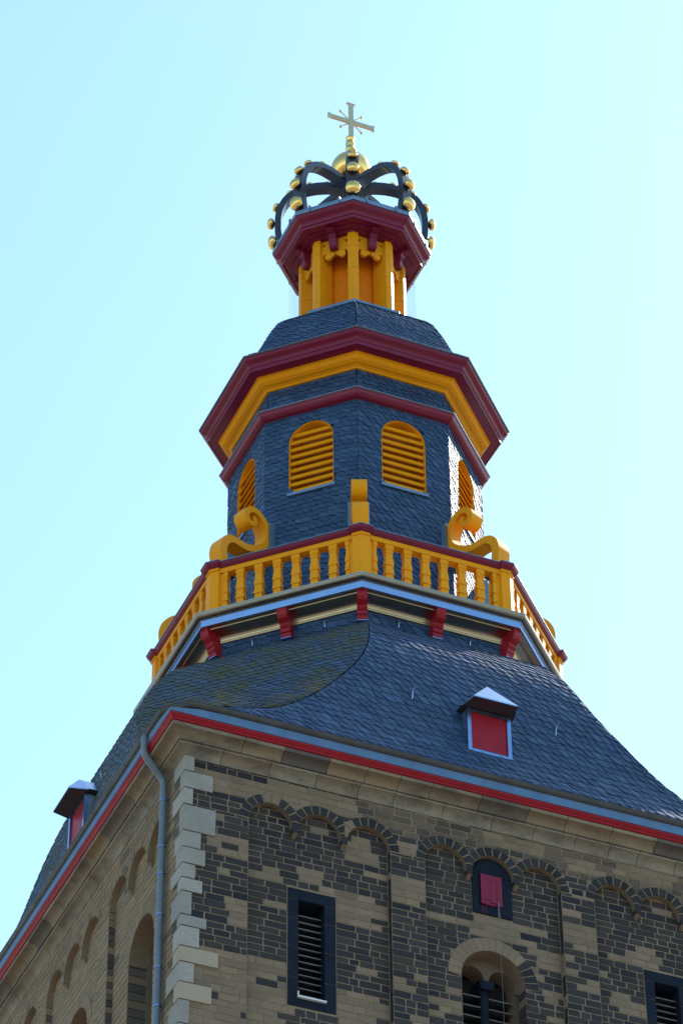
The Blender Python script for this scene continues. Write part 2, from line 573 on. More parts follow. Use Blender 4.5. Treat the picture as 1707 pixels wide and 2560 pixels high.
    for cx, r, a, b_, i in arches:
        if i < 2:
            c0 = cx + r + 0.0375
            cm = MB()
            hw = 0.0365
            cm.prism([(c0 - hw, ZS + 0.05), (c0 - hw, ZS - 0.05), (c0 - hw * .9, ZS - 0.06), (c0 + hw * .9, ZS - 0.06), (c0 + hw, ZS - 0.05), (c0 + hw, ZS + 0.05)],
                     fm, S - REC - 0.03, S + 0.0045, arch_dark(c0 - .05, rng, 0))
            q = [fm(c0 - hw * .9, ZS - 0.063, S), fm(c0 + hw * .9, ZS - 0.063, S), fm(c0 + hw * .9, ZS - 0.063, S - REC - .02), fm(c0 - hw * .9, ZS - 0.063, S - REC - .02),
                 fm(c0 - hw * .45, ZS - 0.118, S - REC + 0.015), fm(c0 + hw * .45, ZS - 0.118, S - REC + 0.015), fm(c0 + hw * .45, ZS - 0.118, S - REC - .02), fm(c0 - hw * .45, ZS - 0.118, S - REC - .02)]
            cm.add(q, [(0, 1, 2, 3), (4, 5, 6, 7), (0, 1, 5, 4), (1, 2, 6, 5), (2, 3, 7, 6), (3, 0, 4, 7)], (0.25, 0.3, 0.2))
            cm.build('corbel', matl, wo)
    return wo

# --- front wall, patched dark and light
LIGHT = [(-2.73, -2.45, 23.38, 23.62), (-3.4, -3.0, 23.33, 23.45), (-2.3, -1.8, 23.3, 23.43), (-2.1, -1.58, 22.93, 23.3), (-2.02, -1.62, 23.87, 24.3),
         (-2.56, -2.42, 24.18, 24.3), (-3.85, -3.42, 23.45, 23.76), (-3.85, -3.6, 23.18, 23.3), (-3.64, -3.4, 22.5, 22.88), (-4.2, -2.85, 19, 22.10),
         (-2.15, -1.6, 19, 21.95), (-1.9, -1.6, 22.2, 22.36), (-4.2, -1.95, 24.42, 24.72), (-1.43, -1.05, 23.38, 23.74), (-0.96, -0.27, 23.25, 23.42),
         (-0.3, 0.62, 23.2, 23.50), (1.08, 1.43, 23.25, 23.62), (1.6, 2.28, 23.3, 23.52), (0.5, 1.0, 22.9, 23.15), (0.62, 1.0, 22.42, 22.6),
         (-1.35, -1.05, 24.12, 24.24), (-1.3, -1.08, 23.64, 23.78), (1.67, 2.12, 22.5, 22.68), (1.2, 1.45, 22.66, 22.86), (-0.85, -0.45, 21.95, 22.1),
         (-0.2, 0.75, 24.60, 24.72), (1.0, 1.5, 24.48, 24.62), (1.75, 2.6, 24.58, 24.8), (-1.4, -1.2, 22.1, 22.25), (-1.2, -1.0, 21.6, 21.75), (-1.45, -1.2, 21.1, 21.5),
         (0.45, 0.9, 21.7, 21.95), (1.0, 1.4, 21.6, 21.9), (1.5, 2.0, 22.0, 22.15), (2.6, 3.2, 22.9, 23.2), (3.3, 4.0, 23.2, 23.5)]
rngF = random.Random(7)
def colF(u, z):
    n = noise.noise(Vector((u * 1.3, z * 2.6, 3.1)))
    lit = False
    for a, b_, c, e in LIGHT:
        if a - 0.02 <= u <= b_ + 0.02 and c <= z <= e: lit = True
    if -4.2 < u < -3.2 and z > 24.70: return (1.0, rngF.random(), 0.1)
    if not lit and n > 0.60: lit = True
    if lit and rngF.random() < 0.06: lit = False
    if not lit and rngF.random() < 0.03: lit = True
    if z > 24.42 and u > -1.95 and not lit:                     # stained, half dark courses under the cornice
        return (0.35 + 0.5 * rngF.random(), rngF.random(), 0.7 + 0.5 * rngF.random())
    if lit: return (0.0 if rngF.random() < 0.9 else 0.18, rngF.random(), 0.3)
    fl = 0.30 + 0.45 * rngF.random() + (0.25 if u > -1.2 else 0)
    return (1.0 - 0.12 * rngF.random(), rngF.random(), fl)
def archF(u, rng, n):
    if -3.18 < u < -2.98 or -2.10 < u < -1.97: return (0.05, rng.random(), 0.2)
    return (1.0 if rng.random() < 0.93 else 0.2, rng.random(), 0.3 + 0.4 * rng.random())
PANF = [(-3.40, -1.475), (-0.995, 0.92), (1.405, 3.32)]
TWF = (-0.055, 22.56, 0.44)
openF = [(-2.845, -2.20, 21.575, 23.257), (2.090, 2.735, 21.575, 23.257), (-0.31, 0.245, 23.535, 24.6), (TWF[0] - .44, TWF[0] + .44, 20.3, 22.56), (TWF[0] - .44, TWF[0] + .44, 22.56, 22.86), (TWF[0] - .36, TWF[0] + .36, 22.86, 23.01), (TWF[0] - .20, TWF[0] + .20, 23.01, 23.12)]
W1 = wall(fmap, PANF, colF, M['stone'], rngF, 0.098, 0.13, 0.31, archF, openF, [(TWF[0], TWF[1], 0.625)], "wall of dark bricks patched with pale tuff", None)

rngL = random.Random(11)
def colL(u, z):
    n = noise.noise(Vector((u * 1.1, z * 2.0, 8.7)))
    r = 0.0
    if n > 0.40: r = 0.25 * rngL.random()
    if rngL.random() < 0.02: r = 0.7
    if z > 24.4: r = max(r, 0.35 * rngL.random())
    if u < -4.03: r = 0.9 if rngL.random() < .5 else r
    if min(abs(u - e) for p in PANL for e in p) < 0.002 and rngL.random() < 0.75 and z < 23.9: r = 0.95
    return (r, rngL.random(), 0.4)
def archL(u, rng, n): return (0.25 * rng.random() + (0.4 if rng.random() < .2 else 0), rng.random(), 0.5)
PANL = [(-3.62, -1.585), (-1.175, 0.85), (1.25, 3.27)]
TWL = [(-2.62, 22.96, 0.44), (-0.20, 22.96, 0.44), (2.25, 22.96, 0.44)]
openL = []
for c, z, r in TWL: openL += [(c - r, c + r, 20.3, z), (c - r, c + r, z, z + .30), (c - .36, c + .36, z + .30, z + .45), (c - .2, c + .2, z + .45, z + .56)]
W2 = wall(lmap, PANL, colL, M['tan'], rngL, 0.098, 0.20, 0.42, archL, openL, [(c, z, r + .185) for c, z, r in TWL], "plain tan stone wall beside the drainpipe", None)

# plain tower shaft: the far sides and everything below the carved zone
tm, nt, b = mat('shaft_masonry')
tc = nt.nodes.new("ShaderNodeTexCoord")
sx = nt.nodes.new("ShaderNodeSeparateXYZ"); nt.links.new(tc.outputs['Object'], sx.inputs[0])
ad = nd(nt, "ShaderNodeMath", operation='ADD'); nt.links.new(sx.outputs[0], ad.inputs[0]); nt.links.new(sx.outputs[1], ad.inputs[1])
cb = nt.nodes.new("ShaderNodeCombineXYZ"); nt.links.new(ad.outputs[0], cb.inputs[0]); nt.links.new(sx.outputs[2], cb.inputs[1])
br = nd(nt, "ShaderNodeTexBrick", i_Scale=1.0, i_Color1=rgb((0.28, 0.195, 0.118)), i_Color2=rgb((0.19, 0.132, 0.083)), i_Mortar=rgb((0.22, 0.165, 0.11)))
br.inputs['Brick Width'].default_value = 0.32; br.inputs['Row Height'].default_value = 0.115; br.inputs['Mortar Size'].default_value = 0.008
nt.links.new(cb.outputs[0], br.inputs['Vector'])
nt.links.new(mixc(nt, mul(nt, ramp(nt, objnoise(nt, 1.2, 5), 0.45, 0.7), 0.5), br.outputs[0], (0.13, 0.11, 0.09)), b.inputs['Base Color'])
b.inputs['Roughness'].default_value = 0.9
sh = MB()
q = S - 0.003
sh.poly([(-q, -q, -1.6), (q, -q, -1.6), (q, -q, ZB), (-q, -q, ZB)])
sh.poly([(-q, -q, -1.6), (-q, q, -1.6), (-q, q, ZB), (-q, -q, ZB)])
sh.poly([(q, -q, -1.6), (q, q, -1.6), (q, q, 25.0), (q, -q, 25.0)])
sh.poly([(-q, q, -1.6), (q, q, -1.6), (q, q, 25.0), (-q, q, 25.0)])
sh.build('shaft', tm, ROOT)

# quoins
rq = random.Random(3)
QU = [(-4.149, 24.805, 24.581, -3.92, 0), (-3.897, 24.570, 24.325, -4.138, 0), (-4.158, 24.315, 24.075, -3.896, 0), (-3.85, 24.065, 23.685, -4.138, 0), (-4.04, 23.675, 23.44, -4.0, 0),
      (-3.979, 23.43, 23.2, -4.07, 0), (-4.107, 23.19, 22.99, -3.896, 0), (-4.01, 22.98, 22.795, -4.151, 0), (-4.143, 22.785, 22.46, -3.949, 0), (-3.945, 22.45, 22.3, -4.154, 0),
      (-4.034, 22.29, 22.01, -4.035, 0), (-3.784, 22.0, 21.79, -4.05, 1), (-4.092, 21.78, 21.51, -3.841, 0), (-3.862, 21.5, 21.265, -4.115, 1), (-4.141, 21.255, 20.94, -3.95, 0),
      (-3.9, 20.93, 20.65, -4.12, 0), (-4.12, 20.64, 20.35, -3.92, 0), (-3.9, 20.34, 20.05, -4.1, 0), (-4.1, 20.04, 19.7, -3.9, 0), (-3.9, 19.69, 19.4, -4.1, 0)]
for ru, z1, z0, lu, kind in QU:
    d = S + 0.016 + rq.random() * 0.006
    b_ = MB()
    c0 = (0.75 if kind else 0.0, rq.random(), 0.3)
    z0 += 0.004; z1 -= 0.004
    pts = [(-d + .004, -d), (ru, -d), (ru, -d + .2), (-d + .2, -d + .2), (-d + .2, lu), (-d, lu), (-d, -d + .004)]
    b_.prism(pts, lambda x, y, z: Vector((x, y, z)), z0, z1, c0)
    b_.build('quoin_stone', M['quoin'], W1, label="veined brownish marble quoin" if kind else None)

# rectangular louvred windows in blue stone frames
def rect_window(x0, dx):
    x1, z0, z1 = x0 + 0.645, 21.575, 23.257
    d = S - REC + 0.006
    f = MB()
    for a, b_ in ((x0, x0 + 0.145), (x1 - 0.152, x1)):
        zz = [z0, 21.98, 22.42, 22.83, z1 - .155]
        for i in range(4):
            f.box(lambda x, y, z: fmap(x, z, y), (a + .003, d - .30, zz[i] + .003), (b_ - .001, d, zz[i + 1] - .003))
    f.box(lambda x, y, z: fmap(x, z, y), (x0 + .003, d - .30, z1 - .152), (x1 - .003, d + .002, z1))
    f.box(lambda x, y, z: fmap(x, z, y), (x0 + .148, d - .30, z0), (x1 - .155, d - .002, z0 + .115))
    w = f.build('louvre_window', M['bluestone'], ROOT)
    m_ = MB(); m_.poly([fmap(x0 - .01, z0 - .01, d - .02), fmap(x1 + .01, z0 - .01, d - .02), fmap(x1 + .01, z1 + .01, d - .02), fmap(x0 - .01, z1 + .01, d - .02)][0:0] or
                       [fmap(x0, z0, d - .31), fmap(x1, z0, d - .31), fmap(x1, z1, d - .31), fmap(x0, z1, d - .31)])
    m_.build('dark_opening', M['void'], w)
    jt = MB()
    for a, b_ in ((x0 - .008, x0 + .003), (x1 - .003, x1 + .008)):
        jt.poly([fmap(a, z0, d - .004), fmap(b_, z0, d - .004), fmap(b_, z1, d - .004), fmap(a, z1, d - .004)])
    for zz in (21.98, 22.42, 22.83, z1 - .1535):
        for a, b_ in ((x0, x0 + .144), (x1 - .151, x1)):
            jt.poly([fmap(a, zz - .004, d - .004), fmap(b_, zz - .004, d - .004), fmap(b_, zz + .004, d - .004), fmap(a, zz + .004, d - .004)])
    jt.build('mortar_joint', M['mortar'], w)
    sl = MB()
    n = 14
    for i in range(n):
        z = z0 + .13 + i * (1.33 / n)
        P = [fmap(x0 + .146, z, d - .10), fmap(x1 - .153, z, d - .10), fmap(x1 - .153, z + .055, d - .22), fmap(x0 + .146, z + .055, d - .22)]
        P += [p + Vector((0, 0, .014)) for p in P]
        sl.add(P, [(0, 1, 2, 3), (4, 5, 6, 7), (0, 1, 5, 4), (1, 2, 6, 5), (2, 3, 7, 6), (3, 0, 4, 7)])
    sl.build('louvre', M['slat'], w)
    s_ = MB()
    s_.box(lambda x, y, z: fmap(x, z, y), (x0 + .135, d - .2, z0 + .118), (x1 - .14, d + .035, z0 + .138))
    s_.box(lambda x, y, z: fmap(x, z, y), (x0 + .130, d - .02, z0 + .118), (x0 + .142, d + .03, z0 + .20))
    s_.build('sill', M['white'], w)
rect_window(-2.845, 0)
rect_window(2.090, 0)

# hatch with raspberry shutter under the middle arch
def hatch():
    x0, x1, z0 = -0.308, 0.243, 23.535
    d = S - REC + 0.02
    cx, r = -0.033, 0.2755
    f = MB()
    top = [(x0, 24.12)] + arc(cx, 24.10, r, PI, 0, 14)[1:-1] + [(x1, 24.12)]
    f.prism([(x0, 24.145), (x0, 24.12)][0:0] + [(x1, 24.145 - .02), (x1 - .153, 24.145 - .02)] + [(x0 + .1, 24.125), (x0, 24.125)] + arc(cx, 24.10, r, PI - .09, .09, 14), lambda a, b_, q: fmap(a, b_, q), d - .1, d)
    f.box(lambda x, y, z: fmap(x, z, y), (x0, d - .1, z0), (x0 + .102, d, 24.118))
    f.box(lambda x, y, z: fmap(x, z, y), (x1 - .15, d - .1, z0), (x1, d, 24.118))
    f.box(lambda x, y, z: fmap(x, z, y), (x0 + .104, d - .1, z0), (x1 - .152, d, 23.66))
    h = f.build('hatch', M['bluestone'], ROOT)
    s_ = MB()
    bx = lambda x, y, z: fmap(x, z, y)
    s_.box(bx, (-0.205, d - .06, 23.665), (0.092, d + .02, 24.113))
    s_.box(bx, (-0.205, d + .0, 23.74), (-0.14, d + .034, 24.110))
    s_.box(bx, (0.020, d + .0, 23.665), (0.092, d + .034, 24.110))
    s_.box(bx, (-0.139, d + .0, 24.04), (0.019, d + .032, 24.109))
    s_.box(bx, (-0.066, d + .0, 23.70), (0.019, d + .030, 24.039))
    s_.box(bx, (-0.139, d + .0, 23.74), (-0.069, d + .028, 24.039))
    s_.box(bx, (-0.205, d + .0, 23.665), (-0.15, d + .03, 23.738))
    s_.build('shutter', M['shutter'], h)
    dr = MB()
    for x, l in ((-.18, .12), (-.135, .10), (0.035, .13)):
        dr.box(bx, (x, d + .001, 23.66 - l), (x + .008, d + .003, 23.66))
    dr.build('paint_run', M['shutter'], h)
hatch()

# twin arched belfry windows
def twin(fm, cx, cz, r, matl, colv, ringw, depth, slat=True, nv=17):
    d = S - REC
    f = MB()
    voussoirs(f, fm, cx, cz, r, lambda t: r + ringw, nv, d + 0.004, colv, dep=0.03, gap=0.004)
    n_ = 24
    f.loft([[fm(cx + q * math.cos(PI * i / n_), cz + q * math.sin(PI * i / n_), d + .0005) for i in range(n_ + 1)] for q in (r + .002, r + ringw)], False, False, (0.1, 0.0, 0.4))
    strip(f, fm, arc(cx, cz, r, 0, PI, 20), d, d - depth - .02, (0.05, 0.7, 0.4))
    rj = random.Random(5)
    for e in (cx - r, cx + r):
        z = 20.3
        while z < cz - .01:
            z2 = min(cz, z + .12)
            f.add([fm(e, z + .004, d + .002), fm(e, z2 - .004, d + .002), fm(e, z2 - .004, d - depth - .02), fm(e, z + .004, d - depth - .02)], [(0, 1, 2, 3)], (0.9 if rj.random() < .55 else 0.1, rj.random(), .4))
            z = z2
    # tympanum with two small arches
    a_ = r * 0.48; rs = r * 0.41
    zs = cz + 0.12
    out = [(cx - r, 20.3)] if False else []
    out = arc(cx, cz, r + .01, PI, 0, 24) + [(cx + r + .01, zs - .12)] + [(cx + a_ + rs, zs - .12), (cx + a_ + rs, zs)] + arc(cx + a_, zs, rs, 0, PI, 12)[1:] + [(cx - a_ + rs, zs)] + arc(cx - a_, zs, rs, 0, PI, 12)[1:] + [(cx - a_ - rs, zs - .12), (cx - r - .01, zs - .12)]
    dt = d - depth
    f.poly([fm(x, z, dt) for x, z in out], (0.45, 0.35, 0.9))
    for s in (-1, 1):
        strip(f, fm, arc(cx + s * a_, zs, rs, 0, PI, 12), dt, dt - .26, (0.25, 0.8, 0.4))
        xo = cx + s * r
        xi = cx + s * (a_ + rs)
        f.add([fm(xo, 20.3, dt), fm(xi, 20.3, dt), fm(xi, zs - .1, dt), fm(xo, zs - .1, dt)], [(0, 1, 2, 3)], (0.7, .5, .4))
        f.add([fm(xi, 20.3, dt), fm(xi, zs, dt), fm(xi, zs, dt - .26), fm(xi, 20.3, dt - .26)], [(0, 1, 2, 3)], (0.3, .5, .4))
    w = f.build('belfry_window', matl, ROOT)
    v = MB(); v.poly([fm(cx - r, 20.3, dt - .27), fm(cx + r, 20.3, dt - .27), fm(cx + r, cz + r * .6, dt - .27), fm(cx - r, cz + r * .6, dt - .27)])
    v.build('dark_opening', M['void'], w)
    c = MB()
    c.prism([(cx - .10, zs), (cx + .10, zs), (cx + .10, zs - .05), (cx + .075, zs - .12), (cx - .075, zs - .12), (cx - .10, zs - .05)], fm, dt - .24, dt + .01)
    def ring(z, rr): return [fm(cx + rr * math.cos(2 * PI * j / 14), z, dt - .11 + rr * math.sin(2 * PI * j / 14)) for j in range(14)]
    c.loft([ring(zs - .115, .075), ring(zs - .15, .075), ring(zs - .16, .066), ring(21.0, .066), ring(20.3, .066)])
    sharp(c.build('column', M['bluestone'], w), 40)
    for s in (-1, 1):
        sl = MB()
        xa, xb = cx + s * a_ - rs, cx + s * a_ + rs
        n = 15
        for i in range(n):
            z = 20.4 + i * 0.148
            if z > zs + rs * .3: break
            P = [fm(xa, z, dt - .08), fm(xb, z, dt - .08), fm(xb, z + .06, dt - .22), fm(xa, z + .06, dt - .22)]
            P += [p + Vector((0, 0, .014)) for p in P]
            sl.add(P, [(0, 1, 2, 3), (4, 5, 6, 7), (0, 1, 5, 4), (1, 2, 6, 5), (2, 3, 7, 6), (3, 0, 4, 7)])
        sl.build('louvre', M['slat'], w)
    return w
rv = random.Random(9)
twin(fmap, *TWF, M['stone'], lambda n, t: (1.0 if t < 0.80 else 0.0, rv.random() * (.5 if t > .8 else 1), 0.3), 0.19, 0.20)
for c, z, r in TWL:
    twin(lmap, c, z, r, M['tan'], lambda n, t: (0.2 * rv.random(), rv.random(), 0.4), 0.18, 0.24)

# hanging chain below the hatch
ch = MB()
cxh, dch, z = 0.018, S - REC + 0.09, 23.70
for i in range(9):
    a = (i % 2) * PI / 2
    loop = []
    for j in range(11):
        t = 2 * PI * j / 10
        s_, zz = 0.011 * math.cos(t), 0.022 * math.sin(t)
        loop.append(Vector((cxh + s_ * math.cos(a), -dch + s_ * math.sin(a), z - .02 - i * .033 + zz)))
    ch.tube(loop, 0.004, 6, None, False)
ch.tube([(cxh, -dch, 23.40), (cxh + .002, -dch, 22.5), (cxh, -dch, 20.0)], 0.0022, 6)
co = ch.build('hanging_chain', M['pipe'], None)
co['label'] = "thin grey chain and wire hanging down the wall from the raspberry shutter"
co['category'] = "chain"

# ------------------------------------------------------------------ stone eaves cornice
def sides():
    for i in range(4):
        a = i * PI / 2
        n = Vector((math.cos(a - PI / 2), math.sin(a - PI / 2), 0)); t = Vector((math.cos(a), math.sin(a), 0))
        yield i, (lambda u, z, d, n=n, t=t: n * d + t * u + Vector((0, 0, z)))
LOWP = [(4.20, 24.775), (4.268, 24.785), (4.272, 24.82), (4.29, 24.86), (4.33, 24.893), (4.385, 24.91), (4.392, 24.93), (4.385, 24.938), (4.2, 24.938)]
UPP = [(4.2, 24.942), (4.41, 24.944), (4.413, 24.965), (4.425, 24.995), (4.455, 25.022), (4.505, 25.038), (4.548, 25.042), (4.553, 25.088), (4.2, 25.090)]
rc = random.Random(21)
cm = MB()
for i, fm in sides():
    for prof in (LOWP, UPP):
        us = [None]
        u = -4.3 + 0.45 + rc.random() * 0.3
        while u < 4.0:
            us.append(u); u += 0.42 + rc.random() * 0.34
        us.append(None)
        for j in range(len(us) - 1):
            a, b_ = us[j], us[j + 1]
            o = (rc.random() - .5) * 0.006
            ring0 = [fm((-d if a is None else a + .004), z, d + (0 if a is None or b_ is None else o)) for d, z in prof]
            ring1 = [fm((d if b_ is None else b_ - .004), z, d + (0 if a is None or b_ is None else o)) for d, z in prof]
            stained = rc.random()
            rr = 0.55 + .4 * rc.random() if (stained < 0.16 and prof is UPP) else 0.22 * rc.random()
            cm.loft([ring0, ring1], False, False, (rr, (0.0 if prof is UPP else .45) + .5 * rc.random(), 0.6), True)
sharp(cm.build('stone_cornice', M['cornice'], ROOT), 50)

def square_moulding(name, prof, material):
    mb = MB()
    c = [(-1, -1), (1, -1), (1, 1), (-1, 1)]
    mb.loft([[Vector((x * d, y * d, z)) for x, y in c] for d, z in prof], True, False)
    return mb.build(name, material, ROOT)
square_moulding('stone_band', [(4.2, 19.16), (4.33, 19.20), (4.36, 19.24), (4.36, 19.36), (4.30, 19.43), (4.2, 19.46)], M['cornice'])
square_moulding('eaves_board', [(4.3, 25.094), (4.558, 25.096), (4.572, 25.104), (4.578, 25.120), (4.572, 25.132), (4.580, 25.136), (4.588, 25.150), (4.604, 25.160), (4.608, 25.178), (4.3, 25.182)], M['red'])
# zinc apron above it, running back up to the gutter and cut away at the corners
ap = MB()
for i, fm in sides():
    n = 24
    us = [-4.612 + 9.224 * j / n for j in range(n + 1)]
    def top(u):
        e = 4.612 - abs(u)
        return 25.225 + 0.085 * min(1, e / 0.45)
    for j in range(n):
        u0, u1 = us[j], us[j + 1]
        ap.add([fm(u0, 25.184, 4.612), fm(u1, 25.184, 4.612), fm(u1, top(u1), 4.612), fm(u0, top(u0), 4.612)], [(0, 1, 2, 3)])
        k0 = 4.612 - 0.05
        ap.add([fm(u0, top(u0), 4.612), fm(u1, top(u1), 4.612), fm(max(-4.3, min(4.3, u1)), 25.40, 4.45), fm(max(-4.3, min(4.3, u0)), 25.40, 4.45)], [(0, 1, 2, 3)])
ap.build('eaves_apron', M['apron'], ROOT, label="blue grey zinc apron above the red board")

def poly_sweep(mb, path, prof, close_prof=False, col=None):
    """sweep (offset, z) profile round a closed convex path of xy points (counter-clockwise) with mitres"""
    n = len(path)
    P = [Vector((p[0], p[1], 0)) for p in path]
    mit = []
    for i in range(n):
        a, b_, c = P[i - 1], P[i], P[(i + 1) % n]
        n1 = Vector(((b_ - a).y, -(b_ - a).x, 0)).normalized(); n2 = Vector(((c - b_).y, -(c - b_).x, 0)).normalized()
        mm = (n1 + n2).normalized()
        mit.append(mm / mm.dot(n1))
    mb.loft([[P[i] + mit[i] * o + Vector((0, 0, z)) for i in range(n)] for o, z in prof], True, close_prof, col)
def chamf(s, c):
    return [(-s + c, -s), (s - c, -s), (s, -s + c), (s, s - c), (s - c, s), (-s + c, s), (-s, s - c), (-s, -s + c)]
gt = MB()
gp = [(.066 * math.cos(t), 25.372 + .066 * math.sin(t)) for t in [PI + (PI) * j / 12 for j in range(13)]]
gp = gp + [(.074, 25.384), (.060, 25.388)] + [(.056 * math.cos(t), 25.376 + .056 * math.sin(t)) for t in [2 * PI - PI * j / 8 for j in range(9)]]
poly_sweep(gt, chamf(4.585, 0.30), gp, True)
for i, fm in sides():
    for j in range(-3, 5):
        u = j * 1.15 - 0.4
        if abs(u) < 4.2:
            rings = []
            for du in (-.012, .012):
                rings.append([fm(u + du, 25.372 + .069 * math.sin(t), 4.585 + .069 * math.cos(t)) for t in [PI + PI * q_ / 10 for q_ in range(11)]])
            gt.loft(rings, False, False)
sharp(gt.build('gutter', M['gutter'], ROOT), 30)

dp = MB()
path = [(-4.63, -3.76, 25.33), (-4.635, -3.76, 25.20), (-4.635, -3.755, 25.10), (-4.60, -3.74, 25.04), (-4.42, -3.70, 24.86), (-4.345, -3.69, 24.78), (-4.33, -3.69, 24.70), (-4.33, -3.69, 22.0), (-4.33, -3.69, -1.2)]
dp.tube(path, 0.048, 14)
dpo = sharp(dp.build('downpipe', M['pipe'], ROOT), 40)
for z in (24.45, 23.75, 23.35, 22.75, 22.0, 21.45, 20.9, 19.8):
    b_ = MB(); b_.tube([(-4.33, -3.69, z), (-4.33, -3.69, z + .018)], 0.055, 14)
    b_.build('pipe_clip', M['zinc'], dpo)

# ================================================================== BELL ROOF
PROF = [(25.37, 4.58, 4.28), (25.6, 4.455, 3.52), (25.8, 4.362, 3.091), (26.0, 4.286, 2.837), (26.2, 4.232, 2.609), (26.4, 4.192, 2.41), (26.6, 4.155, 2.232), (26.8, 4.117, 2.068),
        (27.0, 4.075, 1.915), (27.2, 4.024, 1.783), (27.4, 3.960, 1.673), (27.6, 3.889, 1.587), (27.8, 3.805, 1.521), (28.0, 3.700, 1.467), (28.2, 3.560, 1.405), (28.4, 3.415, 1.345),
        (28.5, 3.315, 1.308), (28.6, 3.180, 1.262), (28.7, 2.990, 1.195), (28.76, 2.80, 1.14), (28.79, 2.56, 1.06)]
def make_surf(off_list, n, t):
    """off_list: rows (z, offset) from the eave up; returns surf(u, v, h), total length and z(v)"""
    L = [0.0]
    for (z0, o0), (z1, o1) in zip(off_list[:-1], off_list[1:]): L.append(L[-1] + math.hypot(z1 - z0, o1 - o0))
    def at(v):
        v = max(-0.2, min(L[-1], v))
        i = 0
        while i < len(L) - 2 and v > L[i + 1]: i += 1
        f = (v - L[i]) / (L[i + 1] - L[i])
        (z0, o0), (z1, o1) = off_list[i], off_list[i + 1]
        return z0 + (z1 - z0) * f, o0 + (o1 - o0) * f, (z1 - z0, o1 - o0), i, f
    def surf(u, v, h):
        z, o, (dz, do), i, f = at(v)
        l = math.hypot(dz, do)
        return n * (o + h * dz / l) + t * u + Vector((0, 0, z - h * do / l))
    return surf, L[-1], at
ROOF = MB(); SLT = MB()
rr_ = random.Random(31)
for j in range(8):
    a = -PI / 2 + j * PI / 4
    n, t = er(a), et(a)
    if j % 2 == 0: rows = [(z, o, w) for z, o, w in PROF]
    else: rows = [(z, (o + w) / math.sqrt(2), (o - w) / math.sqrt(2)) for z, o, w in PROF]
    ROOF.loft([[n * (o - .006) - t * w + Vector((0, 0, z)), n * (o - .006) + t * w + Vector((0, 0, z))] for z, o, w in rows], False, False)
    if j in (0, 1, 5, 6, 7):
        surf, LT, at = make_surf([(z, o) for z, o, w in rows], n, t)
        def hw(v, rows=rows, at=at):
            z, o, d, i, f = at(v)
            return rows[i][2] + (rows[i + 1][2] - rows[i][2]) * f
        moss = {7: 1.0, 6: 0.75, 0: 0.06}.get(j, 0.1)
        dc = {0: -0.035, 6: 0.22}.get(j)
        hole = None
        if dc is not None:
            def hole(u, v, dc=dc, at=at):
                z = at(v)[0]
                c = dc if dc < 0 else -0.22
                if c - .31 < u * (1) < c + .31 and 25.97 < z < 26.64: return (u, v)
                return None
        if j == 6:
            def hole(u, v, at=at):
                z = at(v)[0]
                if 0.22 - .31 < u < 0.22 + .31 and 25.97 < z < 26.64: return (u, v)
                return None
        slates(SLT, surf, 0.02, LT - 0.05, lambda v, hw=hw: -hw(v), lambda v, hw=hw: hw(v), 0.122, 0.140, rr_, moss, hole, 0.045, lift=0.004 if j == 1 else 0.016, SL=SLD if j == 0 else SL)
roof = SLT.build('roof', M['slate'], ROOT, label="bell shaped roof of blue slate with a mossy corner")
ROOF.build('roof_boarding', M['slate_base'], roof)

def hook(parent, p, n, name='roof_hook', s=1.0):
    t = Vector((-n.y, n.x, 0))
    m_ = MB()
    up = Vector((0, 0, 1))
    m_.tube([p - up * .07 * s, p + n * .015 * s - up * .02 * s, p + n * .03 * s + up * .05 * s, p + n * .07 * s + up * .10 * s, p + n * .10 * s + up * .07 * s], 0.009, 8)
    m_.build(name, M['zinc'], parent)
for x, y, z, n in ((-1.07, -4.16, 26.74, (0, -1, 0)), (1.034, -4.16, 26.74, (0, -1, 0)), (-4.10, -0.56, 26.97, (-1, 0, 0))):
    hook(roof, Vector((x, y, z)), Vector(n), s=.9 if n[1] else .5)

